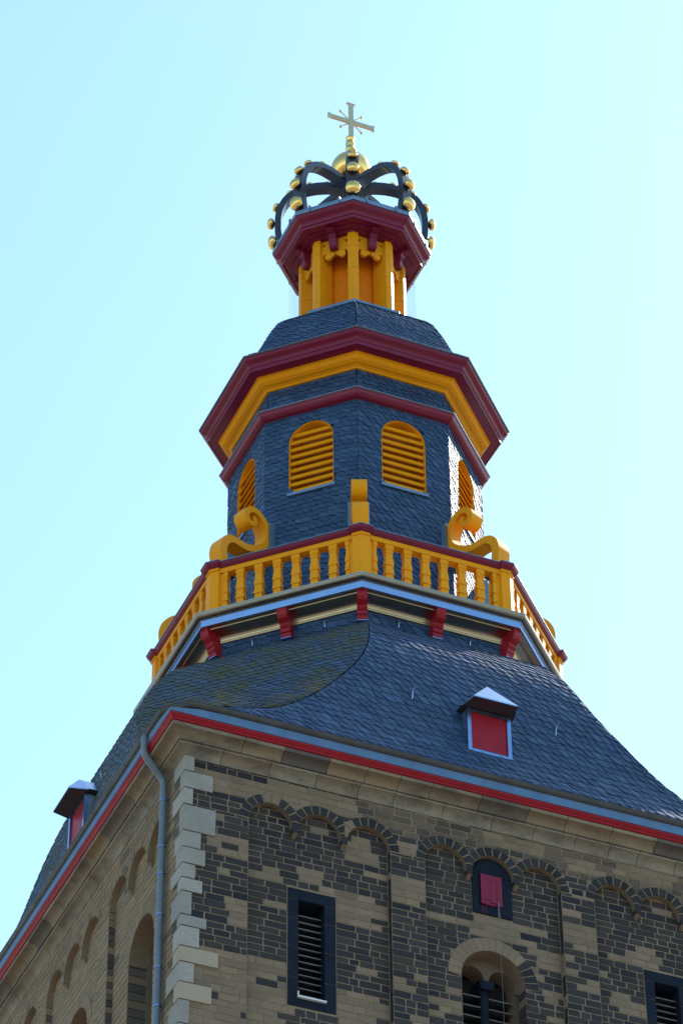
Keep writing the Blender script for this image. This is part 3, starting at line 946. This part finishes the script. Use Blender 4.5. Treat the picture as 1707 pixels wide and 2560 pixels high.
def dormer(fm, c):
    hw, z0, z1, d = 0.318, 25.955, 26.64, 4.315
    bx = lambda x, y, z: fm(x, z, y)
    m_ = MB()
    m_.prism([(d - .032, z0), (d - .032, z1), (d - .75, z1), (d - .30, z0)], lambda a, b_, q: fm(c + q, b_, a), -hw + .002, hw - .002)
    dm = m_.build('dormer', M['zinc_old'], ROOT)
    f = MB()
    f.box(bx, (c - hw, d - .03, z0), (c - hw + .055, d + .012, z1))
    f.box(bx, (c + hw - .055, d - .03, z0), (c + hw, d + .012, z1))
    f.box(bx, (c - hw + .056, d - .03, z0 - .002), (c + hw - .056, d + .010, z0 + .035))
    f.box(bx, (c - hw + .056, d - .03, z1 - .05), (c + hw - .056, d + .008, z1))
    f.build('frame', M['zinc'], dm)
    s_ = MB()
    s_.box(bx, (c - hw + .056, d - .05, z0 + .036), (c + hw - .056, d - .012, z1 - .051))
    s_.build('shutter', M['red'], dm)
    h = MB()
    wf, wb, de, zl = 0.315, 0.385, d + 0.245, 26.665
    A, B = fm(c - wf, zl, de), fm(c + wf, zl, de)
    Cc, D = fm(c + wb, zl - .005, d - .02), fm(c - wb, zl - .005, d - .02)
    AP, RB = fm(c, 27.075, d + .0), fm(c, 27.06, d - .5)
    Cb, Db = fm(c + wb, zl, d - .55), fm(c - wb, zl, d - .55)
    up = Vector((0, 0, .018))
    h.add([A, B, Cc, D, A + up, B + up, Cc + up, D + up, AP, RB, Cb, Db], [(4, 5, 8), (5, 6, 8), (6, 10, 9, 8), (7, 4, 8), (11, 7, 8, 9), (0, 1, 5, 4), (1, 2, 6, 5), (3, 0, 4, 7)])
    h.build('dormer_roof', M['hood'], dm)
    so = MB()
    dn = Vector((0, 0, -.004))
    so.poly([A + dn, B + dn, Cc + dn, D + dn])
    so.poly([D + dn, Cc + dn, Cb + dn, Db + dn])
    so.build('soffit', M['soffit'], dm)
dormer(fmap, -0.035)
dormer(lmap, -0.22)

# ================================================================== BALCONY
dr = MB(); rs_ = random.Random(41)
oct_ring([(2.855, 28.70), (2.855, 29.35)], False, None, dr)
sl = MB()
for k in range(-3, 3):
    ff = face_fn(k); a0 = 2.86 * C8; hwid = 2.86 * math.sin(PI / 8)
    slates(sl, lambda u, v, h, ff=ff, a0=a0: ff(u, a0 + h, v), 28.74, 29.25, lambda v: -hwid, lambda v: hwid, 0.11, 0.17, rs_, 0.0, None, 0.02)
drum = sl.build('drum', M['slate'], ROOT)
dr.build('boarding', M['slate_base'], drum)
for k in range(-3, 3):
    a = vk(k) + PI / 8
    hook(drum, er(a) * (2.89 * C8) + Vector((0, 0, 29.14)) + et(a) * .55, er(a), s=.5)
    hook(drum, er(a) * (2.89 * C8) + Vector((0, 0, 29.14)) - et(a) * .55, er(a), s=.5)
cv = MB()
prof = [(2.868, 29.268), (2.905, 29.268), (2.912, 29.284), (2.900, 29.294)]
for j in range(11):
    t = PI * j / 10 / 2
    prof.append((2.905 + .20 * (1 - math.cos(t)), 29.298 + .105 * math.sin(t)))
prof += [(3.11, 29.424)]
oct_ring(prof, False, None, cv)
M['cove_zinc'] = metal('cove_zinc', (0.46, 0.37, 0.25), 0.28, 0.15)
sharp(cv.build('balcony_cove', M['cove_zinc'], ROOT), 30)
oct_ring([(3.108, 29.420), (3.165, 29.424), (3.168, 29.43)]).build('balcony_soffit', M['cove_zinc'], ROOT)
oct_ring([(3.165, 29.425), (3.190, 29.425), (3.204, 29.526), (3.212, 29.530), (3.212, 29.536), (3.18, 29.54)]).build('balcony_fascia', M['zinc'], ROOT)
gp = [(3.20, 29.540), (3.205, 29.548), (3.21, 29.548)] + [(3.245 + .052 * math.cos(t), 29.598 + .052 * math.sin(t)) for t in [-PI * .72 + PI * .80 * j / 10 for j in range(11)]] + \
     [(3.300, 29.622), (3.29, 29.628), (3.20, 29.632), (3.02, 29.66), (1.9, 29.70)]
M['rim_zinc'] = metal('rim_zinc', (0.32, 0.28, 0.225), 0.33, 0.2)
sharp(oct_ring(gp).build('balcony_gutter', M['rim_zinc'], ROOT), 35)
# maroon-red brackets under the balcony: at each vertex and each face middle
def bracket_mesh():
    pr = [(2.84, 29.42), (3.135, 29.42), (3.140, 29.36), (3.125, 29.31), (3.10, 29.27), (3.06, 29.245), (3.03, 29.225), (3.02, 29.20), (3.03, 29.185), (3.015, 29.165), (3.0, 29.155), (2.995, 29.10), (2.975, 29.085), (2.965, 29.02), (2.84, 29.02)]
    return pr
pr = bracket_mesh()
def add_bracket(ang, base):
    m_ = MB()
    e, t = er(ang), et(ang)
    pr2 = [(r - 2.84 + base, z) for r, z in pr]
    m_.prism(pr2, lambda r, z, s: e * r + t * s + Vector((0, 0, z)), -.072, .072)
    o = m_.build('bracket', M['red'], ROOT)
    s_ = MB(); s_.prism([(base, 29.0), (base + .135, 29.0), (base + .135, 29.012), (base, 29.012)], lambda r, z, s: e * r + t * s + Vector((0, 0, z)), -.078, .078)
    s_.build('foot_plate', M['zinc'], o)
for k in range(8):
    add_bracket(vk(k), 2.84)
    add_bracket(vk(k) + PI / 8, 2.84 * C8 + .02)

# balustrade
BAL = [(0.0, .063), (0.09, .063), (0.09, .057), (0.13, .060), (0.13, .054), (0.185, .058), (0.185, .050), (0.30, .051), (0.42, .062), (0.48, .065), (0.48, .054), (0.60, .059), (0.69, .067), (0.69, .053), (0.88, .059), (0.93, .061), (0.93, .064), (1.0, .064)]
ZBT, ZBB = 30.462, 29.70
def baluster(k, u, x0=-1, x1=1):
    ff = face_fn(k)
    d0 = 2.955 * C8
    m_ = MB()
    rings = []
    for f, w in BAL:
        z = ZBT + (ZBB - ZBT) * f
        rings.append([ff(u + w * x0, d0 + w * .85, z), ff(u + w * x1, d0 + w * .85, z), ff(u + w * x1, d0 - w * .85, z), ff(u + w * x0, d0 - w * .85, z)])
    m_.loft(rings, True, False, None, True)
    return m_.build('baluster', M['yellow'], ROOT)
protos = []
for i in range(6): protos.append(baluster(0, -.7125 + .285 * i))
ffh = face_fn(0)
protos.append(baluster(0, -.965, 0.0, 1)); protos.append(baluster(0, .965, -1, 0.0))
for o in protos:
    for k in range(1, 8): dup(o, PI / 4 * k)
# flat pilaster boards beside the posts, sill, rails
pb = MB()
for s in (-1, 1):
    for (a, b_) in ((.965, 1.055),):
        pb.box(lambda x, y, z: ffh(x, y, z), (min(s * a, s * b_), 2.955 * C8 - .04, ZBB), (max(s * a, s * b_), 2.955 * C8 + .035, ZBT))
o = pb.build('pilaster_board', M['yellow'], ROOT)
for k in range(1, 8): dup(o, PI / 4 * k)
sm = MB(); sm.box(lambda x, y, z: ffh(x, y, z), (-1.06, 2.955 * C8 - .08, 29.645), (1.06, 2.955 * C8 + .08, 29.698))
o = sm.build('balustrade_sill', M['zinc_old'], ROOT)
for k in range(1, 8): dup(o, PI / 4 * k)
rl = MB()
rl.box(lambda x, y, z: ffh(x, y, z), (-1.075, 2.955 * C8 - .065, ZBT + .001), (1.075, 2.955 * C8 + .062, 30.545))
o = rl.build('rail', M['yellow'], ROOT)
for k in range(1, 8): dup(o, PI / 4 * k)
hp = [(-.10, 30.546), (.075, 30.546), (.085, 30.556), (.105, 30.575), (.118, 30.60), (.120, 30.622), (-.10, 30.622)]
hr = MB(); hr.prism([(2.955 * C8 + a, z) for a, z in hp], lambda d, z, u: ffh(u, d, z), -1.08, 1.08)
ho = hr.build('handrail', M['maroon'], ROOT)
zc = MB(); zc.box(lambda x, y, z: ffh(x, y, z), (-1.08, 2.955 * C8 - .12, 30.624), (1.08, 2.955 * C8 + .128, 30.636))
zo = zc.build('rail_cover', M['zinc_old'], ho)
for k in range(1, 8):
    h2 = dup(ho, PI / 4 * k); z2 = zo.copy(); sc.collection.objects.link(z2); z2.parent = h2
# posts: bent plan following the octagon corner
def corner_plan(r, half, depth):
    """plan of a pier on a vertex: outer corner at radius r, faces half long, going depth inwards"""
    c = (r, 0)
    a = PI / 2 + PI / 8
    dx, dy = math.cos(a), math.sin(a)
    p1 = (r + dx * half, dy * half); p2 = (r + dx * half, -dy * half)
    i1 = (p1[0] - depth, p1[1] * .86); i2 = (p2[0] - depth, p2[1] * .86)
    return [c, p1, i1, i2, p2]
rf = radial_fn(0)
po = MB(); po.prism(corner_plan(3.045, .136, .20), lambda a, b_, z: rf(a, b_, z), 29.64, 30.53)
po.prism(corner_plan(3.060, .145, .21), lambda a, b_, z: rf(a, b_, z), 30.50, 30.545)
o = po.build('post', M['yellow'], ROOT)
for k in range(1, 8): dup(o, PI / 4 * k)
pc = MB()
pl = [(3.075, .165, 30.547), (3.085, .172, 30.556), (3.115, .185, 30.578), (3.132, .195, 30.602), (3.135, .197, 30.625)]
pc.loft([[rf(a, b_, z) for a, b_ in corner_plan(r, h, .34)] for r, h, z in pl], True, False, None, True)
co_ = pc.build('post_cap', M['maroon'], ROOT)
pz = MB(); pz.prism(corner_plan(3.142, .203, .36), lambda a, b_, z: rf(a, b_, z), 30.627, 30.640)
pzo = pz.build('cap_cover', M['zinc_old'], co_)
for k in range(1, 8):
    c2 = dup(co_, PI / 4 * k); z2 = pzo.copy(); sc.collection.objects.link(z2); z2.parent = c2

# scroll consoles
CL = [(2.866, 30.60), (2.868, 30.70), (2.880, 30.85), (2.893, 30.99), (2.862, 31.125), (2.785, 31.222), (2.685, 31.268), (2.56, 31.272), (2.42, 31.276), (2.28, 31.335), (2.135, 31.435), (2.035, 31.555), (1.992, 31.70), (2.000, 31.855),
      (2.075, 31.985), (2.20, 32.065), (2.325, 32.055), (2.405, 31.985), (2.430, 31.893), (2.395, 31.812), (2.325, 31.788), (2.265, 31.828), (2.255, 31.892), (2.295, 31.932)]
def smooth(pts, n=4):
    out = []
    for i in range(len(pts) - 1):
        p0 = pts[max(i - 1, 0)]; p1 = pts[i]; p2 = pts[i + 1]; p3 = pts[min(i + 2, len(pts) - 1)]
        for j in range(n):
            t = j / n
            out.append(tuple(0.5 * (2 * b_ + (c - a) * t + (2 * a - 5 * b_ + 4 * c - d) * t * t + (-a + 3 * b_ - 3 * c + d) * t ** 3) for a, b_, c, d in zip(p0, p1, p2, p3)))
    out.append(pts[-1])
    return out
cl = smooth(CL)
def band(cl, hwf, fn, w):
    n = len(cl); rings = []
    for i, (r, z) in enumerate(cl):
        a = cl[max(i - 1, 0)]; b_ = cl[min(i + 1, n - 1)]
        dx, dz = b_[0] - a[0], b_[1] - a[1]; L = math.hypot(dx, dz)
        nx, nz = -dz / L, dx / L
        h = hwf(i / (n - 1))
        rings.append([fn(r + nx * h, -w, z + nz * h), fn(r + nx * h, w, z + nz * h), fn(r - nx * h, w, z - nz * h), fn(r - nx * h, -w, z - nz * h)])
    mb = MB(); mb.loft(rings, True, False, None, True)
    return mb
so_ = sharp(band(cl, lambda t: .076 - .026 * min(1, t * 2) - .018 * max(0, t - .75) * 4, rf, .115).build('scroll_console', M['yellow'], ROOT), 40)
fb = MB(); fb.box(lambda x, y, z: rf(x, y, z), (1.80, -.16, 31.25), (1.985, .16, 31.98))
fbo = fb.build('flashing', M['zinc_old'], so_)
for k in range(1, 8):
    s2 = dup(so_, PI / 4 * k); f2 = fbo.copy(); sc.collection.objects.link(f2); f2.parent = s2

# ================================================================== LANTERN
RL = 1.955
WU, WZ0, WZS = 0.358, 32.50, 33.475
def win_hole(u, v):
    zb = WZ0 - .05
    if abs(u) < WU and zb < v < WZS:
        if v - zb < WU - abs(u): return (u, zb)
        return (math.copysign(WU, u), v)
    L = math.hypot(u, v - WZS)
    if v >= WZS and L < WU:
        return (u / max(L, 1e-4) * WU, WZS + (v - WZS) / max(L, 1e-4) * WU)
    return None
ls = MB(); rl_ = random.Random(51)
ai = (RL - .012) * C8; hwid = RL * math.sin(PI / 8)
for k in range(-4, 4):
    ff = face_fn(k)
    if -3 <= k <= 2:
        slates(ls, lambda u, v, h, ff=ff: ff(u, ai + h, v), 29.7, 34.05, lambda v: -hwid, lambda v: hwid, 0.088, 0.128, rl_, 0.0, win_hole, 0.05, SL=SLD if k in (0, 2) else SL, lift=0.014, jit_h=0.006)
lan = ls.build('lantern_wall', M['slate'], ROOT, label="slate hung octagonal lantern wall")
lb3 = MB()
for k in range(-4, 4):
    ff = face_fn(k)
    lb3.poly([ff(u, ai, z) for u, z in [(-hwid, 29.6), (hwid, 29.6), (hwid, WZ0), (-hwid, WZ0)]])
    lb3.poly([ff(u, ai, z) for u, z in [(-hwid, WZS + WU), (hwid, WZS + WU), (hwid, 34.1), (-hwid, 34.1)]])
    lb3.poly([ff(u, ai, z) for u, z in [(-hwid, WZ0), (-WU, WZ0)] + arc(0, WZS, WU, PI, PI / 2, 9) + [(-hwid, WZS + WU)]])
    lb3.poly([ff(u, ai, z) for u, z in [(hwid, WZ0), (WU, WZ0)] + arc(0, WZS, WU, 0, PI / 2, 9) + [(hwid, WZS + WU)]])
lb3.build('boarding', M['slate_base'], lan)
# arched louvre openings
wf = MB()
out = [(-WU, WZ0)] + arc(0, WZS, WU, PI, 0, 22) + [(WU, WZ0)]
inn = [(-WU + .009, WZ0 + .012)] + arc(0, WZS, WU - .009, PI, 0, 22) + [(WU - .009, WZ0 + .012)]
dA, dB = ai + .014, ai - .26
n = len(out)
P = [ffh(u, dA, z) for u, z in out] + [ffh(u, dA, z) for u, z in inn] + [ffh(u, dB, z) for u, z in inn] + [ffh(u, ai - .02, z) for u, z in out]
F = []
for i in range(n):
    j = (i + 1) % n
    F += [(i, j, n + j, n + i), (n + i, n + j, 2 * n + j, 2 * n + i), (i, j, 3 * n + j, 3 * n + i)]
wf.add(P, F)
wo = wf.build('louvre_window', M['yellow'], ROOT)
lv = MB()
z = WZ0 + .025
while z < WZS + WU - .05:
    def half(zz): return WU - .011 if zz <= WZS else math.sqrt(max(0, (WU - .011) ** 2 - (zz - WZS) ** 2))
    h0, h1 = half(z), half(z + .085)
    if h1 > .05:
        z1 = z + .100
        A = [ffh(-h0, ai + .004, z), ffh(h0, ai + .004, z), ffh(h1, ai - .046, z1), ffh(-h1, ai - .046, z1)]
        Bq = [ffh(-h0, ai - .016, z - .004), ffh(h0, ai - .016, z - .004), ffh(h1, ai - .066, z1 - .004), ffh(-h1, ai - .066, z1 - .004)]
        lv.add(A + Bq, [(0, 1, 2, 3), (4, 5, 6, 7), (0, 1, 5, 4), (1, 2, 6, 5), (2, 3, 7, 6), (3, 0, 4, 7)])
    z += .1365
lo = lv.build('louvre', M['yellow'], wo)
bk = MB(); bk.poly([ffh(u, ai - .24, z) for u, z in inn])
M['inner'] = paint('louvre_inner', (0.50, 0.17, 0.008), 0.6, 0.2)
bo = bk.build('back_board', M['inner'], wo)
sl_ = MB(); sl_.box(lambda x, y, z: ffh(x, y, z), (-.385, ai - .02, WZ0 - .052), (.385, ai + .045, WZ0 - .001))
slo = sl_.build('sill', M['zinc_old'], wo)
for k in range(1, 8):
    w2 = dup(wo, PI / 4 * k)
    for c_ in (lo, bo, slo):
        q = c_.copy(); sc.collection.objects.link(q); q.parent = w2

def cyma(r0, z0, r1, z1, n=8):
    """ovolo/cove S-curve between two points"""
    out = []
    for i in range(n + 1):
        t = i / n
        s = t - math.sin(2 * PI * t) / (2 * PI) * .9
        out.append((r0 + (r1 - r0) * s, z0 + (z1 - z0) * t))
    return out
oct_ring([(1.94, 34.035), (1.972, 34.038)] + [(1.975 + .112 * math.sin(PI / 2 * j / 8), 34.042 + .105 * (1 - math.cos(PI / 2 * j / 8))) for j in range(9)] + [(2.092, 34.150), (2.098, 34.165), (1.90, 34.17)]).build('string_course', M['maroon'], ROOT)
oct_ring([(1.98, 34.155), (2.112, 34.168), (2.114, 34.178), (1.905, 34.196)]).build('string_flashing', M['zinc_old'], ROOT)
fr = MB(); rf_ = random.Random(61)
oct_ring([(1.880, 34.15), (1.880, 34.75)], False, None, fr)
fs = MB()
for k in range(-3, 3):
    ff = face_fn(k); a0 = 1.885 * C8; hw2 = 1.885 * math.sin(PI / 8)
    slates(fs, lambda u, v, h, ff=ff, a0=a0: ff(u, a0 + h, v), 34.19, 34.66, lambda v: -hw2, lambda v: hw2, 0.088, 0.128, rf_, 0.0, None, 0.03)
fo = fs.build('frieze', M['slate'], ROOT)
fr.build('boarding', M['slate_base'], fo)
oct_ring([(1.90, 34.70), (1.935, 34.702), (1.945, 34.722), (1.985, 34.742), (2.035, 34.752), (2.048, 34.758), (2.050, 34.768), (2.072, 34.772), (2.098, 34.796), (2.118, 34.832), (2.124, 34.862), (2.134, 34.864), (2.136, 34.872)]).build('yellow_cove', M['yellow'], ROOT)
oct_ring([(2.05, 34.874), (2.288, 34.872), (2.290, 34.862), (2.302, 34.862), (2.304, 34.930), (2.318, 34.936), (2.322, 34.968)] + cyma(2.326, 34.975, 2.418, 35.052) + [(2.424, 35.056), (2.424, 35.088), (2.3, 35.092)]).build('main_cornice', M['maroon'], ROOT)
oct_ring([(2.40, 35.094), (2.444, 35.098), (2.446, 35.112), (2.30, 35.185)]).build('cornice_flashing', M['lead'], ROOT)

# dome
DOME = [(35.13, 2.425), (35.30, 2.18), (35.44, 2.085), (35.62, 2.005), (35.86, 1.905), (36.07, 1.805), (36.25, 1.71), (36.40, 1.59), (36.53, 1.44), (36.66, 1.26), (36.80, 1.10), (36.90, 1.00)]
db = MB(); ds = MB(); rd = random.Random(71)
oct_ring([(r - .008, z) for z, r in DOME], False, None, db)
for k in range(-3, 3):
    a = vk(k) + PI / 8
    surf, LT, at = make_surf([(z, r * C8) for z, r in DOME], er(a), et(a))
    hwd = lambda v, at=at: at(v)[1] * math.tan(PI / 8)
    slates(ds, surf, 0.13, LT - .03, lambda v: -hwd(v), lambda v: hwd(v), 0.086, 0.125, rd, 0.0, None, 0.03, SL=SLD if k in (0, 2) else SL)
do = ds.build('dome_roof', M['slate'], ROOT)
db.build('roof_boarding', M['slate_base'], do)
oct_ring([(1.075, 36.83), (1.05, 36.875), (1.028, 36.91), (1.022, 37.02), (1.0, 37.04), (0.70, 37.06)]).build('dome_flashing', M['zinc_old'], ROOT)

# ================================================================== CUPOLA
M['core'] = paint('cupola_core', (0.85, 0.235, 0.003), 0.5, 0.12, spec=0.1)  # yellow paint pushed to orange: bounced light inside put into the colour
cr = MB(); oct_ring([(0.50, 37.0), (0.50, 38.75)], False, None, cr)
cr.build('core', M['core'], ROOT)
pp = MB(); pp.prism(corner_plan(.873, .093, .30), lambda a, b_, z: rf(a, b_, z), 36.95, 37.86)
pp.prism(corner_plan(.873, .093, .30), lambda a, b_, z: rf(a, b_, z), 37.866, 38.36)
pp.prism(corner_plan(.873, .093, .30), lambda a, b_, z: rf(a, b_, z), 38.366, 38.66)
o = pp.build('cupola_post', M['yellow'], ROOT)
for k in range(1, 8): dup(o, PI / 4 * k)
# sawn fretwork between the posts
ft = MB()
aw, T = .252, 38.655
dfw = .873 * C8 - .055
for s in (-1, 1):
    o2 = [(aw, T), (aw, T - .385), (aw - .03, T - .385), (aw - .05, T - .30), (aw - .085, T - .285), (aw - .095, T - .31), (aw - .075, T - .34), (aw - .075, T - .375), (aw - .10, T - .415), (aw - .145, T - .42),
          (aw - .19, T - .39), (aw - .205, T - .35), (aw - .225, T - .37), (.006, T - .33), (.006, T)]
    hole = [(aw - .10, T - .075), (aw - .03, T - .075), (aw - .05, T - .13)]
    O3 = [Vector((s * x, z, 0)) for x, z in o2]; H3 = [Vector((s * x, z, 0)) for x, z in hole]
    allp = O3 + H3
    tri = tessellate_polygon([O3, H3])
    for dd in (dfw, dfw - .045):
        ft.add([ffh(p.x, dd, p.y) for p in allp], [tuple(t) for t in tri])
    for loop in (O3, H3):
        m_ = len(loop)
        ft.add([ffh(p.x, dfw, p.y) for p in loop] + [ffh(p.x, dfw - .045, p.y) for p in loop], [(i, (i + 1) % m_, m_ + (i + 1) % m_, m_ + i) for i in range(m_)])
o = ft.build('fretwork', M['yellow'], ROOT)
for k in range(1, 8): dup(o, PI / 4 * k)
cb_ = MB()
ap0 = .873 * C8
cpr = [(ap0 - .10, 38.69), (ap0 + .19, 38.69), (ap0 + .19, 38.655), (ap0 + .10, 38.635), (ap0 + .075, 38.60), (ap0 + .065, 38.47), (ap0 + .055, 38.40), (ap0 + .03, 38.375), (ap0 - .05, 38.375), (ap0 - .05, 38.60)]
cb_.prism(cpr, lambda d, z, u: ffh(u, d, z), -.062, .062)
o = cb_.build('cupola_corbel', M['maroon'], ROOT)
for k in range(1, 8): dup(o, PI / 4 * k)
oct_ring([(0.48, 38.662), (.86, 38.660), (.905, 38.662), (.91, 38.695), (.99, 38.70), (1.00, 38.735), (1.128, 38.74), (1.130, 38.722), (1.150, 38.722), (1.154, 38.785), (1.172, 38.79), (1.178, 38.815)] + cyma(1.182, 38.82, 1.285, 38.925) + [(1.292, 38.93), (1.294, 38.96), (1.2, 38.965)]).build('cupola_cornice', M['maroon'], ROOT)
fl = oct_ring([(1.2, 38.966), (1.308, 38.968), (1.312, 38.985), (1.305, 39.055), (1.285, 39.065), (0.9, 39.14), (0.3, 39.24), (0.02, 39.26)])
flo = fl.build('cupola_roof', M['zinc_old'], ROOT)
for k in range(8):
    ff = face_fn(k)
    for u in (-.26, .26):
        cl_ = MB(); cl_.box(lambda x, y, z: ff(x, y, z), (u - .016, 1.30 * C8 - .03, 38.98), (u + .016, 1.31 * C8 + .018, 39.085))
        cl_.build('seam_clip', M['zinc_old'], flo)
# bird netting hung from the cornice
nt_ = MB()
def wire(a, b_, w=.0004):
    d = (b_ - a).normalized()
    p = d.cross(Vector((0, 0, 1)) if abs(d.z) < .9 else Vector((1, 0, 0))).normalized(); q = d.cross(p)
    pts = [a + p * w, a - p * .5 * w + q * .87 * w, a - p * .5 * w - q * .87 * w]
    pts += [x + (b_ - a) for x in pts]
    nt_.add(pts, [(0, 1, 4, 3), (1, 2, 5, 4), (2, 0, 3, 5)])
for k in range(8):
    ff = face_fn(k); d = 1.03 * C8; h = 1.03 * math.sin(PI / 8)
    for i in range(16): wire(ff(-h + 2 * h * i / 16, d, 37.0), ff(-h + 2 * h * i / 16, d, 38.72))
    for i in range(36): wire(ff(-h, d, 37.02 + i * .0472), ff(h, d, 37.02 + i * .0472))
nt_.build('bird_netting', M['net'], ROOT)

# ================================================================== CROWN, ORB AND CROSS
ACL = [(1.135, 39.02), (1.175, 39.15), (1.20, 39.30), (1.218, 39.50), (1.218, 39.70), (1.192, 39.91), (1.115, 40.13), (1.0, 40.295), (.82, 40.43), (.60, 40.505), (.36, 40.525), (.18, 40.49), (.05, 40.45)]
acl = smooth(ACL, 5)
arch0 = sharp(band(acl, lambda t: .052, rf, .098).build('crown_arch', M['iron'], ROOT), 40)
def ball(p, n, R, parent, flat=.62):
    n = n.normalized()
    a = n.cross(Vector((0, 1, .1))).normalized(); b_ = n.cross(a)
    m_ = MB(); rings = []
    for i in range(1, 12):
        t = PI * i / 12
        rings.append([p + n * (-math.cos(t) * R * flat) + a * math.sin(t) * R * math.cos(2 * PI * j / 20) + b_ * math.sin(t) * R * math.sin(2 * PI * j / 20) for j in range(20)])
    m_.loft(rings, True, False, None, True)
    m_.tube([p - n * (R * flat + .05), p - n * R * flat * .8], .022, 8)
    return sharp(m_.build('gilt_ball', M['gold'], parent), 50)
BALLS = [(1.305, 39.24, .125, (1, -.12)), (1.335, 39.675, .103, (1, .05)), (1.245, 40.06, .088, (1, .55)), (1.02, 40.385, .078, (.75, 1)), (.70, 40.60, .064, (.3, 1)), (.40, 40.63, .055, (0, 1))]
bl = [ball(rf(r, 0, z), rf(nr, 0, nz) - rf(0, 0, 0), R, arch0) for r, z, R, (nr, nz) in BALLS]
for k in range(1, 8):
    a2 = dup(arch0, PI / 4 * k)
    for q in bl:
        c2 = q.copy(); sc.collection.objects.link(c2); c2.parent = a2
def lathe(prof, n=32):
    mb = MB()
    mb.loft([[Vector((r * math.cos(2 * PI * j / n), r * math.sin(2 * PI * j / n), z)) for j in range(n)] for r, z in prof], True, False, None, True)
    return mb
sharp(lathe([(.02, 40.40), (.20, 40.42), (.20, 40.58), (.12, 40.64)]).build('crown_hub', M['iron'], ROOT), 40)
orb = lathe([(.335 * math.sin(PI * i / 24) + .001, 40.955 - .335 * math.cos(PI * i / 24)) for i in range(25)], 48).build('orb', M['gold'], ROOT, True)
sharp(lathe([(.05, 41.25), (.085, 41.27), (.09, 41.33), (.062, 41.36), (.06, 41.40), (.078, 41.42), (.082, 41.48), (.066, 41.51), (.07, 41.53), (.082, 41.57), (.08, 41.61), (.055, 41.64), (.056, 41.67), (.074, 41.69), (.076, 41.73), (.05, 41.77), (.02, 41.78)]).build('cross_stem', M['gold'], ROOT), 60)
cx_ = MB()
X0, ZC = 0.018, 42.14
fcr = lambda x, z, d: Vector((X0 + x, d, ZC + z))
H, V, e, f_ = .425, .45, .039, .075
plus = [(-e, -.40), (e, -.40), (e, -e - .03), (e + .03, -e), (H - .05, -e), (H - .015, -e - .02), (H, -f_), (H, f_), (H - .015, e + .02), (H - .05, e), (e + .03, e), (e, e + .03), (e, V - .02), (f_, V - .012), (f_, V),
        (-f_, V), (-f_, V - .012), (-e, V - .02), (-e, e + .03), (-e - .03, e), (-H + .05, e), (-H + .015, e + .02), (-H, f_), (-H, -f_), (-H + .015, -e - .02), (-H + .05, -e), (-e - .03, -e), (-e, -e - .03)]
cx_.prism(plus, fcr, -.022, .022)
for sx_ in (-1, 1):
    for sz_ in (-1, 1):
        a = Vector((sx_ * .03, 0, sz_ * .03)); b_ = Vector((sx_ * .192, 0, sz_ * .19))
        cx_.tube([Vector((X0, 0, ZC)) + a, Vector((X0, 0, ZC)) + b_], .013, 8)
        p = Vector((X0, 0, ZC)) + b_
        rings = [[p + Vector((.027 * math.sin(t) * math.cos(q), .027 * math.sin(t) * math.sin(q), -.03 * math.cos(t))) for q in [2 * PI * j / 10 for j in range(10)]] for t in [PI * i / 8 for i in range(1, 8)]]
        cx_.loft(rings, True, False, None, True)
cx_.build('cross', M['cross'], ROOT)
